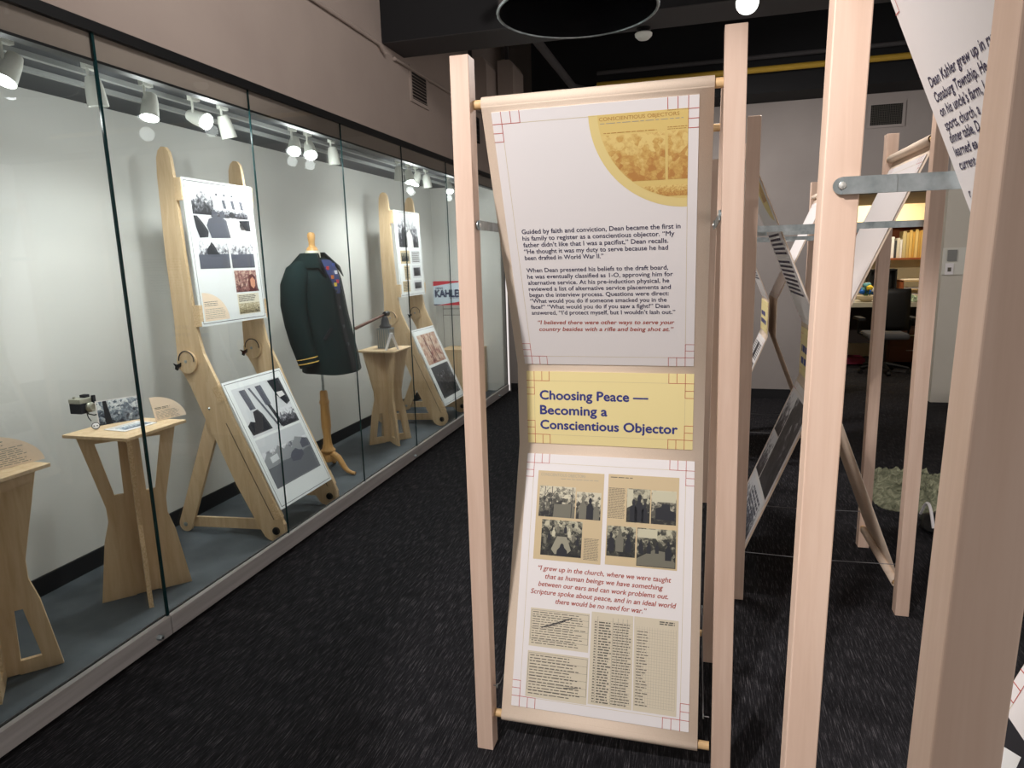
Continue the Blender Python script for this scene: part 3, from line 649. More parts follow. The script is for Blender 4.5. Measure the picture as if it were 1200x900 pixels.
# ------------------------------------------------------------------ easels
RAIL = [(-2.633, 2.01), (-2.626, 2.10), (-2.612, 2.135), (-2.59, 2.152), (-2.567, 2.148), (-2.55, 2.125), (-2.543, 2.09), (-2.536, 2.0), (-2.524, 1.614), (-2.506, 1.289), (-2.492, 1.19), (-2.477, 1.111), (-2.407, .954), (-2.341, .773), (-2.169, .4),
        (-2.085, .20), (-2.083, .16), (-2.096, .13), (-2.12, .108), (-2.155, .1005), (-2.19, .11), (-2.21, .125), (-2.245, .183), (-2.358, .406), (-2.469, .675), (-2.511, .767), (-2.584, .95), (-2.628, 1.03), (-2.64, 1.09), (-2.638, 1.177), (-2.633, 1.289), (-2.639, 1.618)]
def easel(label, dx, dy, fill_up, fill_lo):
    t = kth('display_easel', label, 'easel', (-2.45+dx, 3.18+dy, .1)); o = K((-2.45+dx, 3.18+dy, .1))
    B = lambda m, n, p=t, **k: m.build(n, p, off=o, **k)
    for s, y in ((0, 2.91), (1, 3.455)):
        y += dy
        m = kmb(); m.prism([(x+dx, z) for x, z in RAIL], (0, y, 0), (1, 0, 0), (0, 0, 1), (0, 1, 0), .02, PLY, me=PLYEDGE)
        a, b = (-2.381+dx, .744), (-2.146+dx, .225); m.bar((a[0], y-.0008, a[1]), (b[0], y-.0008, b[1]), .0035, .001, (.9, 0, .4), INKBLACK)
        r = B(m, 'side_rail')
        m = kmb(); m.lathe([(.059, 0), (.061, .002), (.061, .012), (.058, .014)], (-2.575+dx, y-.014, 1.067), PLY, 28, (0, 1, 0)); B(m, 'pivot_disc', r)
        m = kmb(); ring = [(-2.573+dx+.047*math.cos(math.radians(q)), y-.0155, 1.08+.047*math.sin(math.radians(q))) for q in range(-10, 200, 14)]; m.tube(ring, .003, INKBLACK, 6)
        m.lathe([(.008, 0), (.008, .004)], (-2.578+dx, y-.017, 1.072), STEEL, 12, (0, 1, 0)); B(m, 'pivot_ring', r)
        m = kmb(); c = Vector((-2.627+dx, y-.022, 1.048))
        m.prism([(c.x-.028, c.z+.014), (c.x-.006, c.z+.006), (c.x+.02, c.z+.018), (c.x+.016, c.z-.004), (c.x+.004, c.z-.008), (c.x-.004, c.z-.024), (c.x-.018, c.z-.016), (c.x-.014, c.z-.002)], (0, c.y, 0), (1, 0, 0), (0, 0, 1), (0, 1, 0), .008, BLACKM)
        m.tube([(c.x, y-.02, c.z), (c.x, y+.0, c.z)], .006, BLACKM, 8); B(m, 'wing_nut', r)
        m = kmb(); m.lathe([(.006, -.012), (.02, -.009), (.022, 0)], (-2.137+dx, y, .163), BLACKM, 16, (0, 1, 0)); B(m, 'foot_knob', r)
        m = kmb(); m.lathe([(.004, -.005), (.008, 0)], (-2.478+dx, y, .819), STEEL, 10, (0, 1, 0)); B(m, 'bolt', r)
        y2 = y+.022; a, b = Vector((-2.46+dx, 0, .80)), Vector((-2.737+dx, 0, .1435)); d = (b-a).normalized(); q = Vector((d.z, 0, -d.x)); R = .042; pts = []
        for k in range(9): an = math.radians(180*k/8); v = b+q*R*math.cos(an)+d*R*math.sin(an); pts.append((v.x, v.z))
        for k in range(9): an = math.radians(180*k/8); v = a-q*R*math.cos(an)-d*R*math.sin(an); pts.append((v.x, v.z))
        m = kmb(); m.prism(pts, (0, y2, 0), (1, 0, 0), (0, 0, 1), (0, 1, 0), .018, PLY, me=PLYEDGE); r2_ = B(m, 'rear_leg')
        m = kmb(); m.lathe([(.005, -.006), (.011, -.004), (.012, 0)], (b.x, y2, b.z), STEEL, 12, (0, 1, 0)); B(m, 'bolt', r2_)
        m = kmb(); m.bar((-2.72+dx, y+.051, .153), (-2.17+dx, y+.051, .176), .058, .016, (0, 0, 1), PLY); B(m, 'brace')
        for (zx, z0, z1) in ((-2.517, 1.89, 2.0), (-2.488, 1.253, 1.363)):
            m = kmb(); m.box(zx+dx-.02, zx+dx+.02, y-.002 if s == 0 else y+.0, y+.022, z0, z1, PLYEDGE); B(m, 'board_bracket')
        for (ax_, az) in ((-2.405, .90), (-2.128, .275)):
            m = kmb(); m.obox((ax_+dx-.004, y+.008, az), (.4, 0, -.917), (0, 1, 0), (.917, 0, .4), .045, .012, .02, PLYEDGE); B(m, 'board_bracket')
    # printed boards
    pu = Plane(K((-2.497+dx, 2.916+dy, 2.003)), (0, 1, 0), (.03, 0, -.75), (1, 0, .03)); W, H = .545*KS, .752*KS
    m = MB(); slab(m, pu, W, H, BOARD, .006); m.frame(pu, .014, .014, W-.014, H-.014, INKBLACK, .003, 1); fill_up(m, pu, W, H); B(m, 'photo_board')
    e = Vector((.29, 0, -.67)).normalized(); pl = Plane(K((-2.392+dx, 2.918+dy, .955)), (0, 1, 0), e, (-e.z, 0, e.x)); W, H = .515*KS, .735*KS
    m = MB(); slab(m, pl, W, H, BOARD, .006); m.frame(pl, .014, .014, W-.014, H-.014, INKBLACK, .003, 1); fill_lo(m, pl, W, H); B(m, 'photo_board')
    return t
def people_photo(m, P, u0, s0, u1, s1):
    w, h = u1-u0, s1-s0; X = lambda a, b: (u0+a*w, s0+b*h); pp = lambda pts, mm, k=5: m.poly(P, [X(*p) for p in pts], mm, k)
    m.rect(P, u0, s0, u1, s1, mat('print_light_grey', (216, 217, 220), .5), 1)
    m.photo(P, u0, s0, u0+.36*w, s0+.52*h, PH_BW, 2)
    for a in (.52, .68, .84): pp([(a, .18), (a+.05, .18), (a+.07, .36), (a+.02, .36)], INKMID)
    for a in (.42, .56, .7): pp([(a, .06), (a+.03, .06), (a+.03, .1), (a, .1)], INKMID)
    m.photo(P, u0+.30*w, s0+.34*h, u0+.98*w, s0+.56*h, PH_BW, 2)
    pp([(.8, .6), (1, .58), (1, .82), (.8, .8)], INKBLACK)
    pp([(0, .55), (.06, .55), (.14, .68), (.22, .86), (.2, .98), (.06, 1), (.02, .8)], INKBLACK)
    pp([(.2, .74), (.25, .6), (.36, .54), (.48, .54), (.56, .62), (.6, .98), (.26, 1)], INKMID)
    for a, b in ((.36, .47), (.5, .47)): pp([(a-.05, b+.06), (a-.045, b-.03), (a, b-.06), (a+.045, b-.03), (a+.05, b+.06), (a, b+.1)], INKMID, 6)
    pp([(.56, .66), (.62, .55), (.74, .55), (.84, .68), (.92, .84), (.84, .86), (.78, .8), (.8, 1), (.6, 1)], WHITE)
    pp([(.61, .5), (.65, .42), (.71, .43), (.74, .52), (.68, .56)], INKBLACK, 6)
def up1(m, P, W, H):
    people_photo(m, P, .05, .05, W-.05, .31)
    m.photo(P, .05, .325, W*.52, .475, PH_BW); m.photo(P, W*.55, .325, W-.05, .475, PH_BW)
    pp = lambda pts, mm: m.poly(P, pts, mm, 4)
    pp([(.05, .40), (W*.52, .395), (W*.52, .475), (.05, .475)], INKMID); pp([(.12, .40), (.12, .37), (.15, .345), (.16, .33), (.18, .345), (.20, .375), (.22, .40)], INKBLACK)
    pp([(W*.55, .40), (W-.05, .395), (W-.05, .475), (W*.55, .475)], INKMID)
    m.photo(P, W*.56, .49, W-.05, .615, PH_RED)
    pp([(W*.78, .6), (W*.76, .56), (W*.79, .52), (W*.84, .51), (W*.89, .53), (W*.9, .58), (W*.93, .615), (W*.75, .615)], mat('print_dark_red', (86, 34, 38), .5))
    m.poly(P, [(W*.8, .58), (W*.8, .545), (W*.84, .53), (W*.88, .55), (W*.87, .585), (W*.84, .6)], mat('print_skin', (212, 150, 120), .5), 5)
    m.rect(P, W*.56, .625, W-.05, .745, mat('print_paper_pale', (232, 224, 204), .5), 1); m.scrib(P, W*.58, .632, W-.08, .672, 5, INKBLACK, .45, .02, 3); m.photo(P, W*.57, .68, W-.055, .74, PH_COL, 3)
    n = 14; m.poly(P, [(.03, .758)]+[(.03+.2*math.sin(math.radians(90*i/n)), .758-.155*math.cos(math.radians(90*i/n))) for i in range(n+1)], PEACH, 2); m.scrib(P, .04, .65, .15, .68, 3, INKGREY, .35, .02, 3); m.scrib(P, .04, .69, .2, .75, 6, INKPALE, .35, .02, 3)
def lo1(m, P, W, H):
    a, b, w = .045, W-.045, W-.09
    lg = mat('print_light_grey', (216, 217, 220), .5)
    m.rect(P, a, .05, b, .345, lg, 1)
    X = lambda p, q: (a+p*w, .05+q*.295); pp = lambda pts, mm, k=4: m.poly(P, [X(*p) for p in pts], mm, k)
    for p in (.12, .44): pp([(p, .06), (p+.12, .06), (p+.16, .48), (p+.05, .48)], INKMID)
    pp([(.72, .02), (.98, .02), (1, .55), (.9, .6), (.78, .35)], INKBLACK); pp([(.8, .3), (.93, .3), (.95, .4), (.82, .42)], WHITE, 5)
    pp([(.3, .06), (.34, .06), (.58, .95), (.54, .95)], INKMID)
    m.photo(P, a+.62*w, .05+.62*.295, b, .345, PH_BW, 3)
    pp([(.02, .95), (0, .75), (.08, .68), (.16, .72), (.2, .52), (.3, .5), (.36, .62), (.42, .95)], INKBLACK)
    pp([(.5, .42), (.56, .4), (.6, .6), (.66, .95), (.6, .98), (.54, .6)], INKBLACK)
    m.photo(P, a, .36, b, .655, PH_BW)
    m.rect(P, a, .36, b, .44, mat('print_sky_grey', (206, 208, 212), .5), 3)
    pp2 = lambda pts, mm, k=4: m.poly(P, [(a+p*w, .36+q*.295) for p, q in pts], mm, k)
    pp2([(0, .42), (.1, .3), (.22, .38), (.35, .24), (.45, .36), (.52, .3), (.6, .4), (.75, .22), (.9, .3), (1, .36), (1, .55), (0, .6)], mat('print_mid_grey', (146, 148, 152), .5))
    pp2([(0, .62), (.35, .56), (.55, .6), (1, .5), (1, 1), (0, 1)], mat('print_dark_grey', (104, 106, 112), .5))
    pp2([(.5, .66), (.5, .55), (.56, .48), (.66, .44), (.72, .5), (.78, .52), (.78, .62), (.66, .7)], INKMID, 5); pp2([(.8, .5), (.8, .38), (.88, .3), (.98, .34), (1, .5)], INKMID, 5)
    pp2([(.12, .52), (.12, .4), (.28, .38), (.28, .5)], lg, 5)
def up2(m, P, W, H):
    m.photo(P, .06, .05, W-.06, .33, PH_BW)
    m.poly(P, [(.12, .33), (.13, .18), (.17, .13), (.2, .18), (.22, .33)], INKBLACK, 4); m.poly(P, [(.24, .33), (.25, .2), (.31, .16), (.37, .22), (.38, .33)], WHITE, 4)
    for i, (u, s_, w_, h_, k) in enumerate(((.06, .36, .21, .12, 1), (.31, .36, .2, .12, 0), (.12, .5, .12, .13, 0), (.31, .5, .2, .12, 1), (.06, .64, .16, .1, 0), (.31, .64, .2, .1, 1))):
        m.rect(P, u, s_, u+w_, s_+h_, SEPIA if i in (0, 2, 4) else mat('print_light_grey', (216, 217, 220), .5), 1)
        if k: m.photo(P, u+.02, s_+.02, u+w_-.02, s_+h_-.02, PH_BWD if i else PH_SEPD, 3)
        else: m.scrib(P, u+.01, s_+.01, u+w_-.01, s_+h_-.01, 7, INKGREY, .5, .02, 3)
def lo2(m, P, W, H):
    m.photo(P, .05, .06, W-.05, .36, PH_ILL); c = mat('print_dark_red', (86, 34, 38), .5)
    for k in range(5): m.poly(P, [(.1+k*.075, .1), (.12+k*.075, .09), (.15+k*.06, .25), (.17+k*.06, .34), (.15+k*.06, .34), (.12+k*.065, .22)], c if k % 2 else mat('print_flesh', (214, 180, 160), .5), 4)
    m.rect(P, .05, .385, W-.05, .70, mat('print_charcoal', (62, 64, 70), .5), 1); m.photo(P, .12, .45, W-.1, .66, PH_BWD)
easel('plywood easel in the case between the pedestal with the camera and the green jacket', 0, 0, up1, lo1)
easel('plywood easel farther along the case, right behind the pedestal with the jar', -.045, 2.553, up2, lo2)

# ------------------------------------------------------------------ pedestals
LEG = [(-.19, .862), (-.118, .53), (-.117, .46), (-.142, .37), (-.182, .1), (-.05, .1), (-.045, .104), (.045, .104), (.05, .1), (.182, .1), (.142, .37), (.117, .46), (.118, .53), (.19, .862)]
HU = [(-.127, .822), (-.041, .822), (-.044, .579), (-.08, .579)]
HL = [(-.087, .35), (-.06, .35), (-.055, .153), (-.121, .153)]
def pedestal(label, c, holes):
    t = kth('pedestal', label, 'pedestal', (c[0], c[1], .1)); o = K((c[0], c[1], .1))
    d = Vector((.678, .735, 0)).normalized(); n = Vector((-d.y, d.x, 0))
    for a, b in ((d, n), (n, -d)):
        m = kmb(); hs = [h for h in holes]+[[(-x, z) for x, z in h] for h in holes]
        m.prism(LEG, Vector((c[0], c[1], 0))-b*.009, a, (0, 0, 1), b, .018, PLY, hs, PLYEDGE); m.build('leg_panel', t, off=o)
    m = kmb(); m.box(c[0]-.168, c[0]+.168, c[1]-.168, c[1]+.168, .862, .876, PLY); m.build('top', t, off=o, bevel=.002)
pedestal('plywood pedestal cropped by the left picture edge, only a text card on it', (-2.405, 1.63), [HL])
pedestal('plywood pedestal with tall openings under its top, carrying the camera picture and text card', (-2.40, 2.30), [HU])
pedestal('small solid-topped plywood pedestal in front of the second easel', (-2.42, 4.90), [HL])
m = MB(); x0, x1, y0, y1 = -2.80, -2.36, 7.05, 7.40; m.box(x0, x1, y0, y1, ZF, .555, PLY); m.box(x0-.006, x1+.006, y0-.006, y1+.006, .555, .57, PLYEDGE)
tag(m.build('plinth'), 'low plywood box at the far end of the case under the campaign sign', 'plinth')

# ------------------------------------------------------------------ things on the pedestals
def quarter_card(label, p0, ex, es, W, H, rows):
    """p0 = lower corner, card leans back"""
    P = Plane(K(p0), ex, es, Vector(es).cross(Vector(ex)) if False else Vector(ex).cross(Vector(es))*-1); n = 16
    if P.n.x < 0: P.n = -P.n
    pts = [(0, 0)]+[(W*math.sin(math.radians(90*i/n)), H*math.cos(math.radians(90*i/n))) for i in range(n+1)]
    m = MB(); m.prism(pts, P.p0-P.n*.004, P.ex, P.es, P.n, .004, PEACH)
    f = Plane(P.p0+P.es*H, P.ex, -P.es, P.n)
    for r in rows: m.scrib(f, r[0], r[1], r[2], r[3], r[4], INKGREY if r[5] else INKPALE, .38, .022, 4, .2)
    tag(m.build('text_card'), label, 'text card')
quarter_card('peach quarter-round text card on the pedestal with the camera', (-2.335, 2.402, .879), (.25, .97, 0), (-.2, 0, .98), .155, .115, [(.008, .052, .09, .064, 2, 1), (.008, .07, .125, .11, 7, 0)])
quarter_card('peach quarter-round text card on the cropped pedestal at the left edge', (-2.355, 1.60, .879), (.25, .97, 0), (-.2, 0, .98), .245, .135, [(.02, .035, .13, .055, 3, 1), (.02, .062, .20, .13, 9, 0)])
m = MB(); P = Plane(K((-2.555, 2.30, .985)), (.48, .88, 0), (.1, -.05, -.99), (.87, -.48, .12)); slab(m, P, .185, .118, WHITE, .002); m.photo(P, .004, .004, .181, .114, photo_mat('photo_blue_grey', (34, 42, 58), (120, 134, 150), (226, 232, 236), .2))
m.poly(P, [(.03, .004), (.045, .004), (.06, .114), (.03, .114)], INKBLACK, 4)
m.bar(P(.09, .03, -4), P(.09, .108, -60), .04, .002, P.ex, WHITE); tag(m.build('photo_print'), 'blue-grey photo print standing upright beside the camera', 'photo')
m = MB(); P = Plane(K((-2.445, 2.37, .8775)), (.66, -.75, 0), (.5, .44, 0), (0, 0, 1)); P = Plane(K((-2.40, 2.17, .879)), (.35, .93, 0), (.93, -.35, 0), (0, 0, 1))
P = Plane(K((-2.455, 2.235, .879)), (.1, .99, 0), (.99, -.1, 0), (0, 0, 1)); slab(m, P, .17, .13, WHITE, .002); m.photo(P, .02, .04, .16, .11, photo_mat('photo_blue_grey', (34, 42, 58), (120, 134, 150), (226, 232, 236), .2))
m.scrib(P, .01, .01, .15, .035, 4, INKPALE, .4, .02, 3); tag(m.build('photo_sheet'), 'white printed sheet lying flat on the pedestal before the upright photo print', 'photo')
def badge():
    t = kth('pin_badge', 'small round white badge leaning at the left end of the flat sheet', 'badge', (-2.495, 2.235, .8765)); ax = Vector((.6, -.5, .5)).normalized()
    m = MB(); c = Vector((0, 0, .017)); m.lathe([(.001, .003), (.014, .002), (.0165, 0), (.015, -.002)], c, WHITE, 20, ax); m.build('face', t, smooth=True)
    m = MB(); a = ax.orthogonal().normalized(); b = ax.cross(a); m.tube([c+ax*.002+(a*math.cos(q*.3142)+b*math.sin(q*.3142))*.0155 for q in range(21)], .0014, INKBLACK, 6, False)
    for k in (-1, 1): m.lathe([(.002, .0035), (.003, .003)], c+Vector((.5, .6, 0)).normalized()*k*.006, INKBLACK, 8, ax)
    m.build('rim', t)
badge()
def camera_thing():
    t = kth('box_camera', 'old black and silver camera left of the upright photo print', 'camera', (-2.64, 2.31, .955)); t.scale = (.74, .74, .74); sil = mat('camera_silver', (176, 174, 160), .35, .5); blk = mat('camera_leather', (26, 26, 34), .6)
    m = MB(); m.box(-.045, .045, -.05, .05, -.035, .03, blk); m.build('body', t, bevel=.004)
    m = MB(); m.box(-.046, .046, -.052, .052, .03, .058, sil); m.build('top_plate', t, bevel=.004)
    m = MB(); m.box(-.02, .02, .01, .045, .058, .075, blk); m.lathe([(.008, 0), (.008, .012)], (-.02, -.03, .058), sil, 12); m.build('viewfinder', t)
    m = MB(); m.lathe([(.03, 0), (.032, .012), (.026, .02), (.024, .034), (.018, .034), (.016, .026)], (.045, .012, .0), sil, 20, (1, 0, 0)); m.build('lens', t, smooth=True)
    m = MB(); m.box(.045, .06, .03, .052, .02, .07, blk); m.build('flash_arm', t, bevel=.002)
    m = MB(); m.tube([(.0, .02, -.035), (.01, .03, -.05), (.03, .05, -.062), (.06, .07, -.055), (.10, .06, -.04)], .004, BLACKM, 8); m.tube([(.03, .0, -.03), (.06, -.02, -.06), (.09, -.03, -.078)], .003, BLACKM, 8); m.build('strap', t, smooth=True)
camera_thing()
def jar():
    t = kth('glass_jar', 'square grey glass jar with a dark lid and wooden bar on the small pedestal', 'jar', (-2.42, 4.93, .876)); gm = mat('jar_grey', (128, 134, 136), .15)
    m = MB(); h = .055; m.box(-h, h, -h, h, 0, .17, gm)
    for k in range(-2, 3): m.box(k*.02-.003, k*.02+.003, -h-.004, -h, .01, .16, INKPALE); m.box(h, h+.004, k*.02-.003, k*.02+.003, .01, .16, INKPALE)
    m.build('jar_body', t, bevel=.008)
    m = MB(); m.lathe([(.048, .17), (.052, .185), (.038, .2), (.03, .24), (.02, .262), (.012, .268)], (0, 0, 0), mat('lid_dark', (52, 54, 58), .4, .5), 20); m.build('lid', t, smooth=True)
    m = MB(); a, b = Vector((.0, .03, .285)), Vector((-.14, -.26, .19)); m.tube([a, a.lerp(b, .25), a.lerp(b, .8), b], [.012, .011, .013, .014], mat('handle_brown', (112, 74, 62), .5), 12); m.build('handle', t, smooth=True)
    m = MB(); m.lathe([(.02, -.03), (.022, .03)], (0, .03, .285), BLACKM, 12, (0, 1, 0)); m.build('gear', t, smooth=True)
    t2 = kth('text_card', 'white folded card standing in front of the grey jar', 'text card', (-2.335, 4.84, .876))
    m = MB(); m.prism([(-.05, 0), (.0, .14), (.012, .14), (.06, 0), (.05, 0), (.004, .122), (-.042, 0)], (0, -.012, 0), (.77, .64, 0), (0, 0, 1), (.64, -.77, 0), .05, WHITE); m.build('folded_sheet', t2)
jar()
def campaign_sign():
    t = thing('campaign_sign', 'white, red and blue KAHLER yard sign on a wire stake standing on the plywood box', 'sign', (-2.68, 7.2, .57)); o = (-2.68, 7.2, .57)
    w, h = .47, .272; P = Plane((-2.905, 7.197, 1.334), (1, 0, 0), (0, 0, -1), (0, -1, 0)); m = MB(); slab(m, P, w, h, mat('sign_blue_white', (206, 220, 232), .5), .004)
    red = mat('sign_red', (196, 52, 66), .5); nav = mat('sign_navy', (36, 48, 84), .5)
    m.poly(P, [(0, 0), (w, 0), (w*.75, .012), (w*.4, .03), (0, .055)], red, 2); m.poly(P, [(w, h-.06), (w, h), (.04, h), (w*.4, h-.022)], red, 2); m.poly(P, [(0, h), (0, h-.012), (w*.2, h-.012), (.04, h)], nav, 2)
    m.text(P, 'DEAN', .03, .089, .02, nav, .085, bold=.04); m.text(P, 'KAHLER', .022, .178, .078, nav, .335, bold=.05); m.scrib(P, .19, .186, .44, .196, 1, nav, .5, .02, 3)
    m.build('sign_board', t, off=o)
    m = MB()
    for x in (-2.80, -2.55): m.tube([(x, 7.202, .57), (x, 7.202, 1.20)], .003, INKGREY, 6)
    for z in (.95, 1.02): m.tube([(-2.80, 7.202, z), (-2.55, 7.202, z)], .003, INKGREY, 6)
    m.build('wire_stake', t, off=o)
campaign_sign()

# ------------------------------------------------------------------ dress form and jacket
FC = Vector((-2.50, 4.07, .1))
def dress_form():
    t = kth('dress_form', 'dress form on a turned wooden tripod stand wearing the dark green jacket', 'dress form', FC); o = K(FC); wd = ramp_mat('turned_oak', [(.3, (196, 146, 86)), (.7, (216, 170, 108))], (40, 40, 3), 2, 3, .4)
    c = Vector((FC.x, FC.y, 0))
    m = kmb(); m.lathe([(.012, .17), (.035, .18), (.04, .22), (.03, .235), (.05, .25), (.052, .262), (.04, .275), (.03, .31), (.026, .36), (.032, .42), (.034, .425), (.033, .5), (.03, .59), (.034, .6), (.034, .615), (.028, .625), (.026, .68), (.02, .69)], c, wd, 18); m.build('column', t, off=o, smooth=True)
    for k in range(3):
        a = math.radians(-10+120*k); d = Vector((math.cos(a), math.sin(a), 0)); m = kmb(); R = lambda r, z: c+d*r+Vector((0, 0, z))
        m.tube([R(.015, .225), R(.05, .235), R(.085, .215), (R(.11, .185)), R(.135, .15), R(.165, .125), R(.2, .115), R(.225, .114)], [.02, .022, .022, .02, .018, .015, .013, .011], wd, 10); m.build('leg', t, off=o, smooth=True)
    m = kmb(); m.tube([c+Vector((0, 0, .68)), c+Vector((0, 0, 1.0))], .009, STEEL, 10); m.build('pole', t, off=o, smooth=True)
    cr = mat('form_cream', (232, 226, 208), .8); m = kmb(); vs = []
    prof = [(.0, .85, .0), (.12, .86, .17), (.12, 1.1, .17), (.125, 1.4, .18), (.10, 1.5, .16), (.065, 1.56, .1), (.05, 1.60, .056), (.047, 1.645, .05), (.02, 1.65, .02)]
    n = 24; fs = []
    for (a, z, b) in prof:
        for i in range(n): q = 2*math.pi*i/n; vs.append(c+Vector((a*math.cos(q), b*math.sin(q), z)))
    for j in range(len(prof)-1):
        for i in range(n): fs.append((j*n+i, j*n+(i+1) % n, (j+1)*n+(i+1) % n, (j+1)*n+i))
    m.add(vs, fs, cr); m.build('torso', t, off=o, smooth=True)
    m = kmb(); m.lathe([(.03, 1.64), (.04, 1.648), (.034, 1.665), (.022, 1.675), (.02, 1.70), (.024, 1.72), (.026, 1.75), (.018, 1.765), (.004, 1.768)], c, wd, 18); m.build('finial', t, off=o, smooth=True)
dress_form()
def jacket():
    g = ramp_mat('jacket_green_wool', [(.3, (10, 25, 26)), (.7, (17, 37, 37))], (200, 200, 200), 2, 3, .9, bump=.1, spec=.15); dk = mat('jacket_dark_trim', (12, 16, 24), .8)
    gold = mat('jacket_gold', (206, 168, 78), .6); plaid = mat('jacket_plaid_navy', (44, 56, 104), .8)
    t = kth('jacket', 'dark green wool jacket with gold cuff stripes on the dress form', 'jacket', FC); o = K(FC); c = Vector((FC.x, FC.y, 0))
    LV = [(.845, .225, .17), (.93, .222, .165), (1.05, .21, .155), (1.2, .205, .15), (1.35, .205, .15), (1.46, .205, .145), (1.52, .19, .13), (1.56, .15, .112), (1.585, .105, .092), (1.60, .075, .075)]
    def surf(z, q, k=0):
        for (a, b) in zip(LV, LV[1:]):
            if a[0] <= z <= b[0]: f = (z-a[0])/(b[0]-a[0]); w, d = a[1]+(b[1]-a[1])*f, a[2]+(b[2]-a[2])*f; break
        ca, sa = math.cos(q), math.sin(q); e = .82
        fold = 1+.018*math.sin(q*7+z*9)*min(1, max(0, (1.5-z)*3))
        tilt = .13*(1.5-z) if z < 1.5 else 0
        return c+Vector(((d*fold+k)*math.copysign(abs(ca)**e, ca)+tilt, (w*fold+k)*math.copysign(abs(sa)**e, sa), z-.02*max(0, ca)*(1 if z < .9 else 0)))
    n = 48; zs = [.845+.755*i/36 for i in range(37)]; zs[-1] = 1.5999
    m = kmb(); vs = []; fs = []
    for z in zs:
        zz = min(z, 1.5999)
        for i in range(n): vs.append(surf(zz, 2*math.pi*i/n))
    for j in range(len(zs)-1):
        for i in range(n): fs.append((j*n+i, j*n+(i+1) % n, (j+1)*n+(i+1) % n, (j+1)*n+i))
    m.add(vs, fs, g); m.build('body', t, off=o, smooth=True)
    def patch(nm, za, zb, qa, qb, mm, k=.004, nz=10, nq=4):
        m = kmb(); vs = []; fs = []
        for j in range(nz+1):
            f = j/nz
            for i in range(nq+1): e = i/nq; vs.append(surf(za+(zb-za)*f, (qa(f)*(1-e)+qb(f)*e), k))
        for j in range(nz):
            for i in range(nq): a = j*(nq+1)+i; fs.append((a, a+1, a+nq+2, a+nq+1))
        m.add(vs, fs, mm); return m
    # placket, lapel opening with plaid lining, collar
    m = patch('p', .86, 1.40, lambda f: -.13, lambda f: .02, dk, .006); m.build('placket', t, off=o, smooth=True)
    m = patch('p', 1.36, 1.585, lambda f: -.06-.34*f, lambda f: .05+.38*f, plaid, .007); P_ = m.build('lining', t, off=o, smooth=True)
    m = kmb()
    for zz, qq, cc in ((1.53, -.18, (190, 60, 60)), (1.47, -.1, (206, 120, 60)), (1.42, -.05, (220, 190, 70)), (1.50, .12, (230, 230, 240)), (1.44, .04, (190, 70, 90)), (1.55, .2, (70, 90, 160))):
        p = surf(zz, qq, .010); m.box(p.x-.004, p.x+.004, p.y-.012, p.y+.012, p.z-.012, p.z+.012, mat('patch_%d_%d' % (cc[0], cc[1]), cc, .8))
    m.build('lining_pattern', P_, off=o)
    for s in (-1, 1):
        m = kmb(); th = [surf(1.595, s*(.45+2.6*i/10), .002) for i in range(11)]; lo = [surf(1.535 if i else 1.47, s*(.40+2.65*i/10), .022) for i in range(11)]; up_ = [p+Vector((0, 0, .035))-(p-c-Vector((0, 0, p.z)))*.08 for p in th]
        vs = th+up_+lo; k = 11; fs = [(i, i+1, k+i+1, k+i) for i in range(10)]+[(k+i, k+i+1, 2*k+i+1, 2*k+i) for i in range(10)]; m.add(vs, fs, g); cq = m.build('collar', t, off=o, smooth=True)
        so = cq.modifiers.new('thick', 'SOLIDIFY'); so.thickness = .006
    for s in (-1, 1):
        m = kmb(); y = lambda v: s*v; fx_ = 0 if s < 0 else -.05; path = [(-.01, y(.13), 1.535), (-.01, y(.185), 1.50), (-.012, y(.232), 1.42), (-.01, y(.256), 1.30), (.0, y(.265), 1.18), (.015, y(.262), 1.06), (.035, y(.255), .95), (.045, y(.252), .905)]
        path = [(p[0]+fx_+max(0, 1.3-p[2])*.06, p[1], p[2]) for p in path]; m.tube([c+Vector(p) for p in path], [.055, .078, .085, .082, .077, .072, .066, .064], g, 18); sl = m.build('sleeve', t, off=o, smooth=True)
        for z0 in (.925, .955):
            m = kmb(); q = c+Vector((.0405+.022+fx_ if z0 < .94 else .035+.0205+fx_, y(.2535), z0)); a = Vector((-.15, s*.03, 1)).normalized(); u_ = a.orthogonal().normalized(); v_ = a.cross(u_)
            m.tube([q+(u_*math.cos(i*math.pi/12)+v_*math.sin(i*math.pi/12))*.066 for i in range(25)], .0035, gold, 6, False); m.build('cuff_stripe', sl, off=o, smooth=True)
    for zz in (1.38, 1.27, 1.14, 1.02):
        m = kmb(); p = surf(zz, -.055, .008); m.lathe([(.001, .004), (.009, .003), (.011, 0)], p, mat('button_dark', (40, 48, 54), .3), 12, (1, -.1, 0)); m.build('button', t, off=o)
    m = kmb(); p0, p1 = surf(1.14, -.62, .006), surf(1.07, -1.0, .006); m.bar(p0, p1, .018, .008, (0, 0, 1), dk); m.build('pocket_welt', t, off=o)
jacket()

# ------------------------------------------------------------------ sill locks
for y, lab in ((2.06, 'round cylinder lock on the metal sill below the black glass joint'), (4.72, 'round cylinder lock on the metal sill in front of the dress form'), (7.1, 'round cylinder lock on the far end of the metal sill')):
    m = MB(); m.lathe([(.012, 0), (.012, .02), (.009, .024)], (GX+.01, y, .045), STEEL, 16, (1, 0, 0)); m.lathe([(.004, .024), (.004, .0255)], (GX+.01, y, .045), BLACKM, 8, (1, 0, 0)); tag(m.build('sill_lock', smooth=True), lab, 'lock')

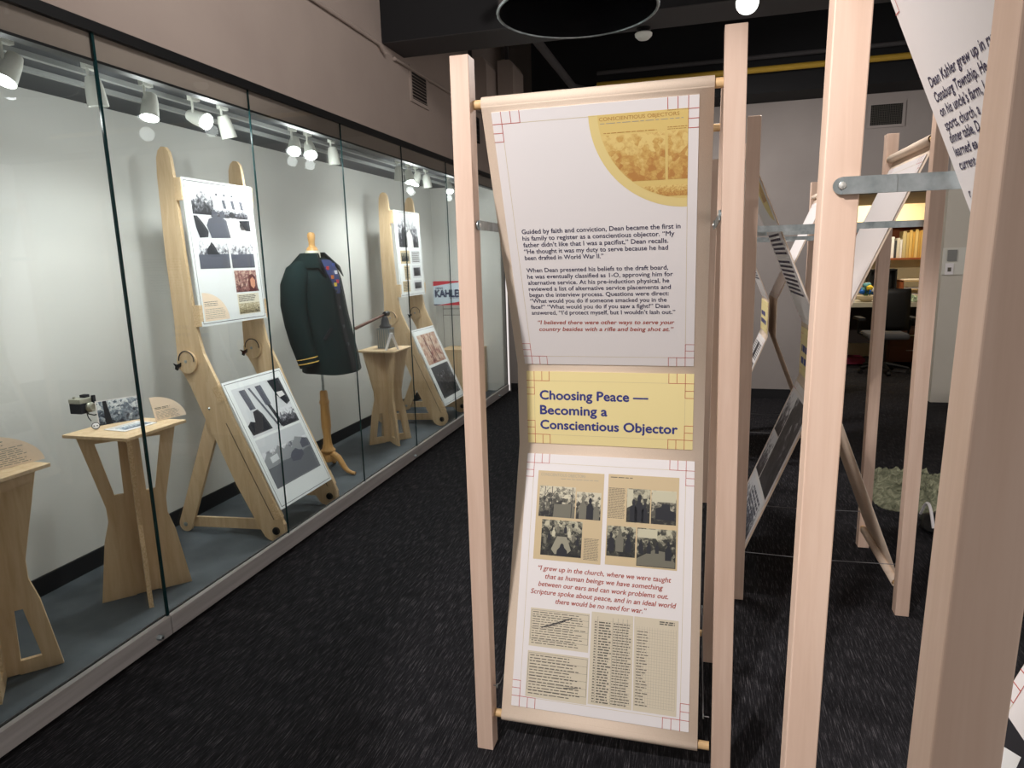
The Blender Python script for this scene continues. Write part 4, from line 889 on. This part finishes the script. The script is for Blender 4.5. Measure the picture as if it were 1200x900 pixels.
# ------------------------------------------------------------------ things on the carpet
def heap():
    cl = ramp_mat('olive_cloth', [(.25, (66, 68, 54)), (.5, (112, 114, 92)), (.75, (158, 158, 132))], (16, 16, 16), 1.6, 4, .9, bump=1.0, distort=1.2)
    m = MB(); nu, nv = 80, 60; vs = []; fs = []
    for j in range(nv+1):
        for i in range(nu+1):
            u, v = i/nu*2-1, j/nv*2-1; r = math.hypot(u, v); x = 1.38+u*.36; y = 4.58+v*.36
            edge = 1+.25*noise.noise(Vector((math.atan2(v, u)*1.5, 3.3, 0)))
            h = max(0, 1-(r/(.9*edge))**3.0)
            q = Vector((x*7+1.5*noise.noise(Vector((x*5, y*5, 1))), y*7, .5)); wx = x+.06*noise.noise(Vector((x*6, y*6, 2))); wy = y+.06*noise.noise(Vector((x*6, y*6, 7))); z = h**.4*(.055+.10*max(0, noise.noise(Vector((wx*4, wy*4, 9)))+.35)+.05*(1-abs(math.sin(wx*30+wy*17+3*noise.noise(Vector((wx*5, wy*5, 4))))))**1.5+.03*(1-abs(math.sin(wy*42-wx*12))))
            vs.append((x, y, max(z, .002) if h > 0 else .001))
    for j in range(nv):
        for i in range(nu):
            f = (j*(nu+1)+i, j*(nu+1)+i+1, (j+1)*(nu+1)+i+1, (j+1)*(nu+1)+i)
            if max(vs[k][2] for k in f) > .0015: fs.append(f)
    m.add(vs, fs, cl)
    tag(m.build('jacket_heap', smooth=True), 'crumpled olive green jacket lying on the carpet behind the right frames', 'jacket')
    t = thing('black_bag', 'black bag with a white handle on the carpet beside the nearest frame', 'bag', (1.36, 4.0, 0)); m = MB(); m.blob((0, 0, .04), (.13, .16, .07), BLACKM, .15, 2, 24, 14, 2, .002); m.build('bag_body', t, smooth=True)
    m = MB(); m.tube([(-.10+.0*i, -.11+.22*i/12, .06+.10*math.sin(math.pi*i/12)) for i in range(13)], .008, WHITE, 10); m.build('handle', t, smooth=True)
    m = MB(); m.lathe([(.17, .02), (.19, .05), (.19, .09), (.15, .13), (.06, .145), (.001, .147)], (2.62, 7.25, 0), mat('cushion_mauve', (104, 96, 106), .7), 28); m.lathe([(.185, .0), (.185, .022)], (2.62, 7.25, 0), BLACKM, 28); tag(m.build('floor_cushion', smooth=True), 'low round mauve grey cushion at the foot of the right wall', 'cushion')
heap()
# ------------------------------------------------------------------ office beyond the opening
def office():
    t = thing('wall_panel', 'grey switch and white papers fixed beside the opening', 'switch', (2.42, YE, 1.42)); m = MB(); m.box(-.1, .1, -.012, 0, -.13, .13, mat('notice_white', (212, 210, 200), .6)); m.build('backing', t)
    m = MB(); m.box(-.06, .02, -.022, -.012, .0, .11, mat('switch_grey', (128, 128, 124), .5)); m.build('switch_plate', t); m = MB(); m.box(-.07, .0, -.02, -.012, -.13, -.02, WHITE); m.box(-.05, -.02, -.022, -.02, -.1, -.06, INKGREY); m.build('note', t)
    t = thing('wall_shelf', 'wooden shelf with a row of books on the office wall', 'shelf', (2.55, 10.75, 1.43)); m = MB(); m.box(-.65, .75, -.30, .14, -.025, 0, DARKWOOD); m.build('shelf_board', t)
    m = MB(); m.box(-.65, .75, -.28, .14, .42, .44, CREAM); m.build('top_board', t); m = MB(); m.box(-.65, .75, .12, .14, 0, .42, DARKWOOD); m.build('back_board', t)
    for x in (-.64, .73): m = MB(); m.box(x, x+.02, -.28, .14, 0, .42, DARKWOOD); m.build('side_board', t)
    x = 2.37; cols = [(196, 190, 160), (40, 44, 52), (90, 90, 86), (224, 220, 206), (214, 168, 60), (226, 226, 222), (60, 62, 64), (206, 200, 180), (222, 220, 214), (190, 176, 130), (196, 170, 104), (214, 180, 104), (204, 160, 78), (220, 190, 120), (198, 156, 80), (214, 176, 96), (188, 150, 84), (210, 176, 110)]
    hs = [.26, .28, .25, .27, .30, .29, .24, .27, .25, .36, .34, .37, .35, .38, .36, .37, .35, .36]; ws = [.04, .05, .03, .04, .035, .045, .03, .04, .03, .045, .035, .04, .03, .04, .03, .035, .03, .03]
    names = ['pale', 'black', 'grey', 'off-white', 'mustard yellow', 'white', 'charcoal', 'beige', 'white', 'tall khaki', 'tan', 'sand', 'ochre', 'straw', 'amber', 'golden', 'brown', 'buff']
    for i, c in enumerate(cols):
        if x > 3.05: break
        m = MB(); y0 = 10.50; m.box(x, x+ws[i]-.004, y0, y0+.2, 1.431, 1.43+hs[i], mat('book_%d' % i, c, .6)); m.box(x+.004, x+ws[i]-.008, y0+.004, y0+.196, 1.432, 1.4305+hs[i], WHITE)
        pos = 'left end' if i < 3 else ('middle' if i < 9 else 'right half'); tag(m.build('book'), '%s book in the %s of the office shelf%s' % (names[i], pos, ', beside the tall khaki one' if i == 8 else ''), 'book', 'books on the office shelf'); x += ws[i]
    t = thing('desk', 'office desk with a pale top and dark panel behind the chair', 'desk', (2.5, 10.25, 0)); m = MB(); m.box(-.9, 1.1, -.37, .45, .80, .865, DESKT); m.build('desk_top', t, bevel=.004)
    m = MB(); m.box(-.9, 1.1, .2, .23, .25, .8, DARKPANEL); m.build('front_panel', t)
    for x_ in (-.88, 1.05): m = MB(); m.box(x_, x_+.03, -.34, .42, 0, .8, DARKPANEL); m.build('side_panel', t)
    m = MB(); m.box(-.02, .55, -.30, .18, .06, .50, mat('drawer_brown', (84, 54, 42), .6)); dr = m.build('drawer_unit', t)
    for z in (.1, .3):
        m = MB(); m.box(.0, .53, -.315, -.30, z, z+.18, mat('drawer_brown', (84, 54, 42), .6)); m.bar((.2, -.325, z+.12), (.33, -.325, z+.12), .012, .01, (0, 0, 1), STEEL); m.build('drawer', dr)
    t = thing('office_chair', 'black mesh office chair pulled up to the office desk', 'chair', (2.31, 9.42, 0))
    m = MB(); pts = []; vs = []; fs = []
    for j in range(9):
        z = .56+.52*j/8; y = -.20-.05*math.sin(j/8*2.2)-.02*j/8
        for i in range(7): x_ = -.2+.4*i/6; vs.append((x_*(1-.06*(j/8)), y-.03*(1-(2*i/6-1)**2), z))
    for j in range(8):
        for i in range(6): a = j*7+i; fs.append((a, a+1, a+8, a+7))
    m.add(vs, fs, CHAIRB); q = m.build('backrest', t, smooth=True); so = q.modifiers.new('thick', 'SOLIDIFY'); so.thickness = .03
    m = MB(); m.box(-.24, .24, -.2, .26, .44, .52, mat('seat_grey', (70, 70, 74), .8)); m.build('seat', t, bevel=.03)
    m = MB(); m.tube([(0, 0, .1), (0, 0, .44)], .03, BLACKM, 12); m.build('column', t, smooth=True)
    for s in (-1, 1): m = MB(); m.tube([(s*.22, .1, .47), (s*.29, .1, .5), (s*.30, .08, .68)], .015, CHAIRB, 8); m.box(s*.30-.04, s*.30+.04, -.12, .2, .68, .71, CHAIRB); m.build('armrest', t)
    for k in range(5):
        a = math.radians(72*k-90); m = MB(); m.tube([(0, 0, .12), (.15*math.cos(a), .15*math.sin(a), .10), (.29*math.cos(a), .29*math.sin(a), .075)], [.028, .022, .016], CHAIRB, 8); ft = m.build('leg', t, smooth=True)
        m = MB(); m.lathe([(.026, -.02), (.03, 0), (.026, .02)], (.29*math.cos(a), .29*math.sin(a), .03), CHAIRB, 14, (math.sin(a), -math.cos(a), 0)); m.build('castor', ft, smooth=True)
    zt = .866
    t = thing('flower_bowl', 'cream bowl of blue and yellow flowers on the office desk', 'flowers', (2.20, 10.04, zt)); m = MB(); m.lathe([(.05, 0), (.11, .04), (.13, .08), (.12, .085), (.1, .05), (.02, .02)], (0, 0, 0), mat('bowl_cream', (222, 206, 176), .5), 24); m.build('bowl', t, smooth=True)
    for i in range(12):
        a = i*2.4; r = .03+.06*(i % 3)/2; c = [(40, 110, 200), (236, 206, 60), (90, 150, 160), (232, 232, 226)][[0, 0, 1, 2, 0, 3, 1, 2, 0, 2, 1, 3][i]]
        m = MB(); p = (r*math.cos(a), r*math.sin(a), .13+.03*(i % 4)); m.tube([(0, 0, .03), p], .004, mat('stem_green', (70, 110, 70), .7), 6); m.blob(p, (.035, .035, .03), mat('petal_%d' % c[0], c, .7), .35, 4, 12, 8, i); m.build('flower', t, smooth=True)
    t = thing('desk_phone', 'light grey phone stand at the left of the office desk', 'phone', (1.98, 9.96, zt)); m = MB(); m.prism([(-.06, 0), (.06, 0), (.03, .16), (.0, .17)], (-.05, 0, 0), (0, 1, 0), (0, 0, 1), (1, 0, 0), .1, mat('phone_grey', (196, 204, 206), .5)); m.build('body', t)
    m = MB(); m.obox((0, -.04, .09), (1, 0, 0), (0, .3, .95), (0, -.95, .3), .04, .05, .004, INKMID); m.build('screen', t)
    m = MB(); m.box(2.28, 2.30, 10.3, 10.5, zt, zt+.42, CHAIRB); m.box(2.28, 2.62, 10.48, 10.5, zt, zt+.42, CHAIRB); m.box(2.60, 2.62, 10.3, 10.5, zt, zt+.42, CHAIRB); m.box(2.28, 2.62, 10.3, 10.5, zt+.40, zt+.42, CHAIRB); tag(m.build('desk_organizer'), 'black open organizer box standing under the office shelf', 'organizer')
    t = thing('paper_tray', 'wooden paper tray at the right of the office desk', 'tray', (2.82, 10.3, zt))
    for z in (.06, .14, .25): m = MB(); m.box(-.16, .16, -.15, .15, z, z+.015, DOWEL); m.box(-.14, .14, -.14, .14, z+.015, z+.03, WHITE if z < .2 else DOCPAPER); m.build('tier', t)
    for x_ in (-.16, .15): m = MB(); m.box(x_, x_+.012, -.15, .15, 0, .27, DARKWOOD); m.build('side', t)
    for i, (x_, y_, lab) in enumerate(((2.50, 10.02, 'white crumpled papers on the desk behind the chair back'), (2.76, 9.98, 'pale green papers on the desk right of the chair back'))):
        m = MB(); m.blob((x_, y_, zt+.03), (.10, .08, .05), mat('paper_%d' % i, ((226, 224, 216), (190, 206, 180))[i], .7), .4, 3, 20, 12, i, zt+.001); tag(m.build('paper_pile'), lab, 'papers', 'paper piles on the desk')
    t = thing('storage_box', 'brown cardboard box on the desk by the right wall of the opening', 'box', (3.18, 10.3, zt)); m = MB(); m.box(-.15, .15, -.12, .15, 0, .19, mat('cardboard', (172, 122, 76), .8)); m.build('carton', t); m = MB(); m.box(-.16, .16, -.13, .16, .19, .23, mat('cardboard_lid', (184, 136, 86), .8)); m.build('lid', t)
    m = MB(); m.box(3.10, 3.25, 10.6, 10.78, 1.431, 1.70, mat('box_olive', (110, 104, 60), .7)); tag(m.build('file_box', bevel=.005), 'olive file box at the right end of the office shelf', 'box')
    t = thing('toy_bag', 'bright red, yellow and green bag on the office floor by the opening', 'bag', (2.93, 9.5, 0))
    for i, (c, p, r) in enumerate((((206, 60, 40), (0, 0, .14), (.1, .1, .13)), ((226, 190, 60), (.02, -.06, .28), (.08, .08, .1)), ((110, 150, 70), (.04, -.05, .08), (.1, .1, .09)))): m = MB(); m.blob(p, r, mat('toy_%d' % i, c, .6), .3, 3, 20, 12, i, .002); m.build('panel', t, smooth=True)
    m = MB(); m.box(1.75, 2.22, 9.95, 10.3, .02, .10, mat('folder_magenta', (120, 30, 60), .6)); tag(m.build('storage_tub'), 'dark magenta folder box under the office desk', 'box')
office()
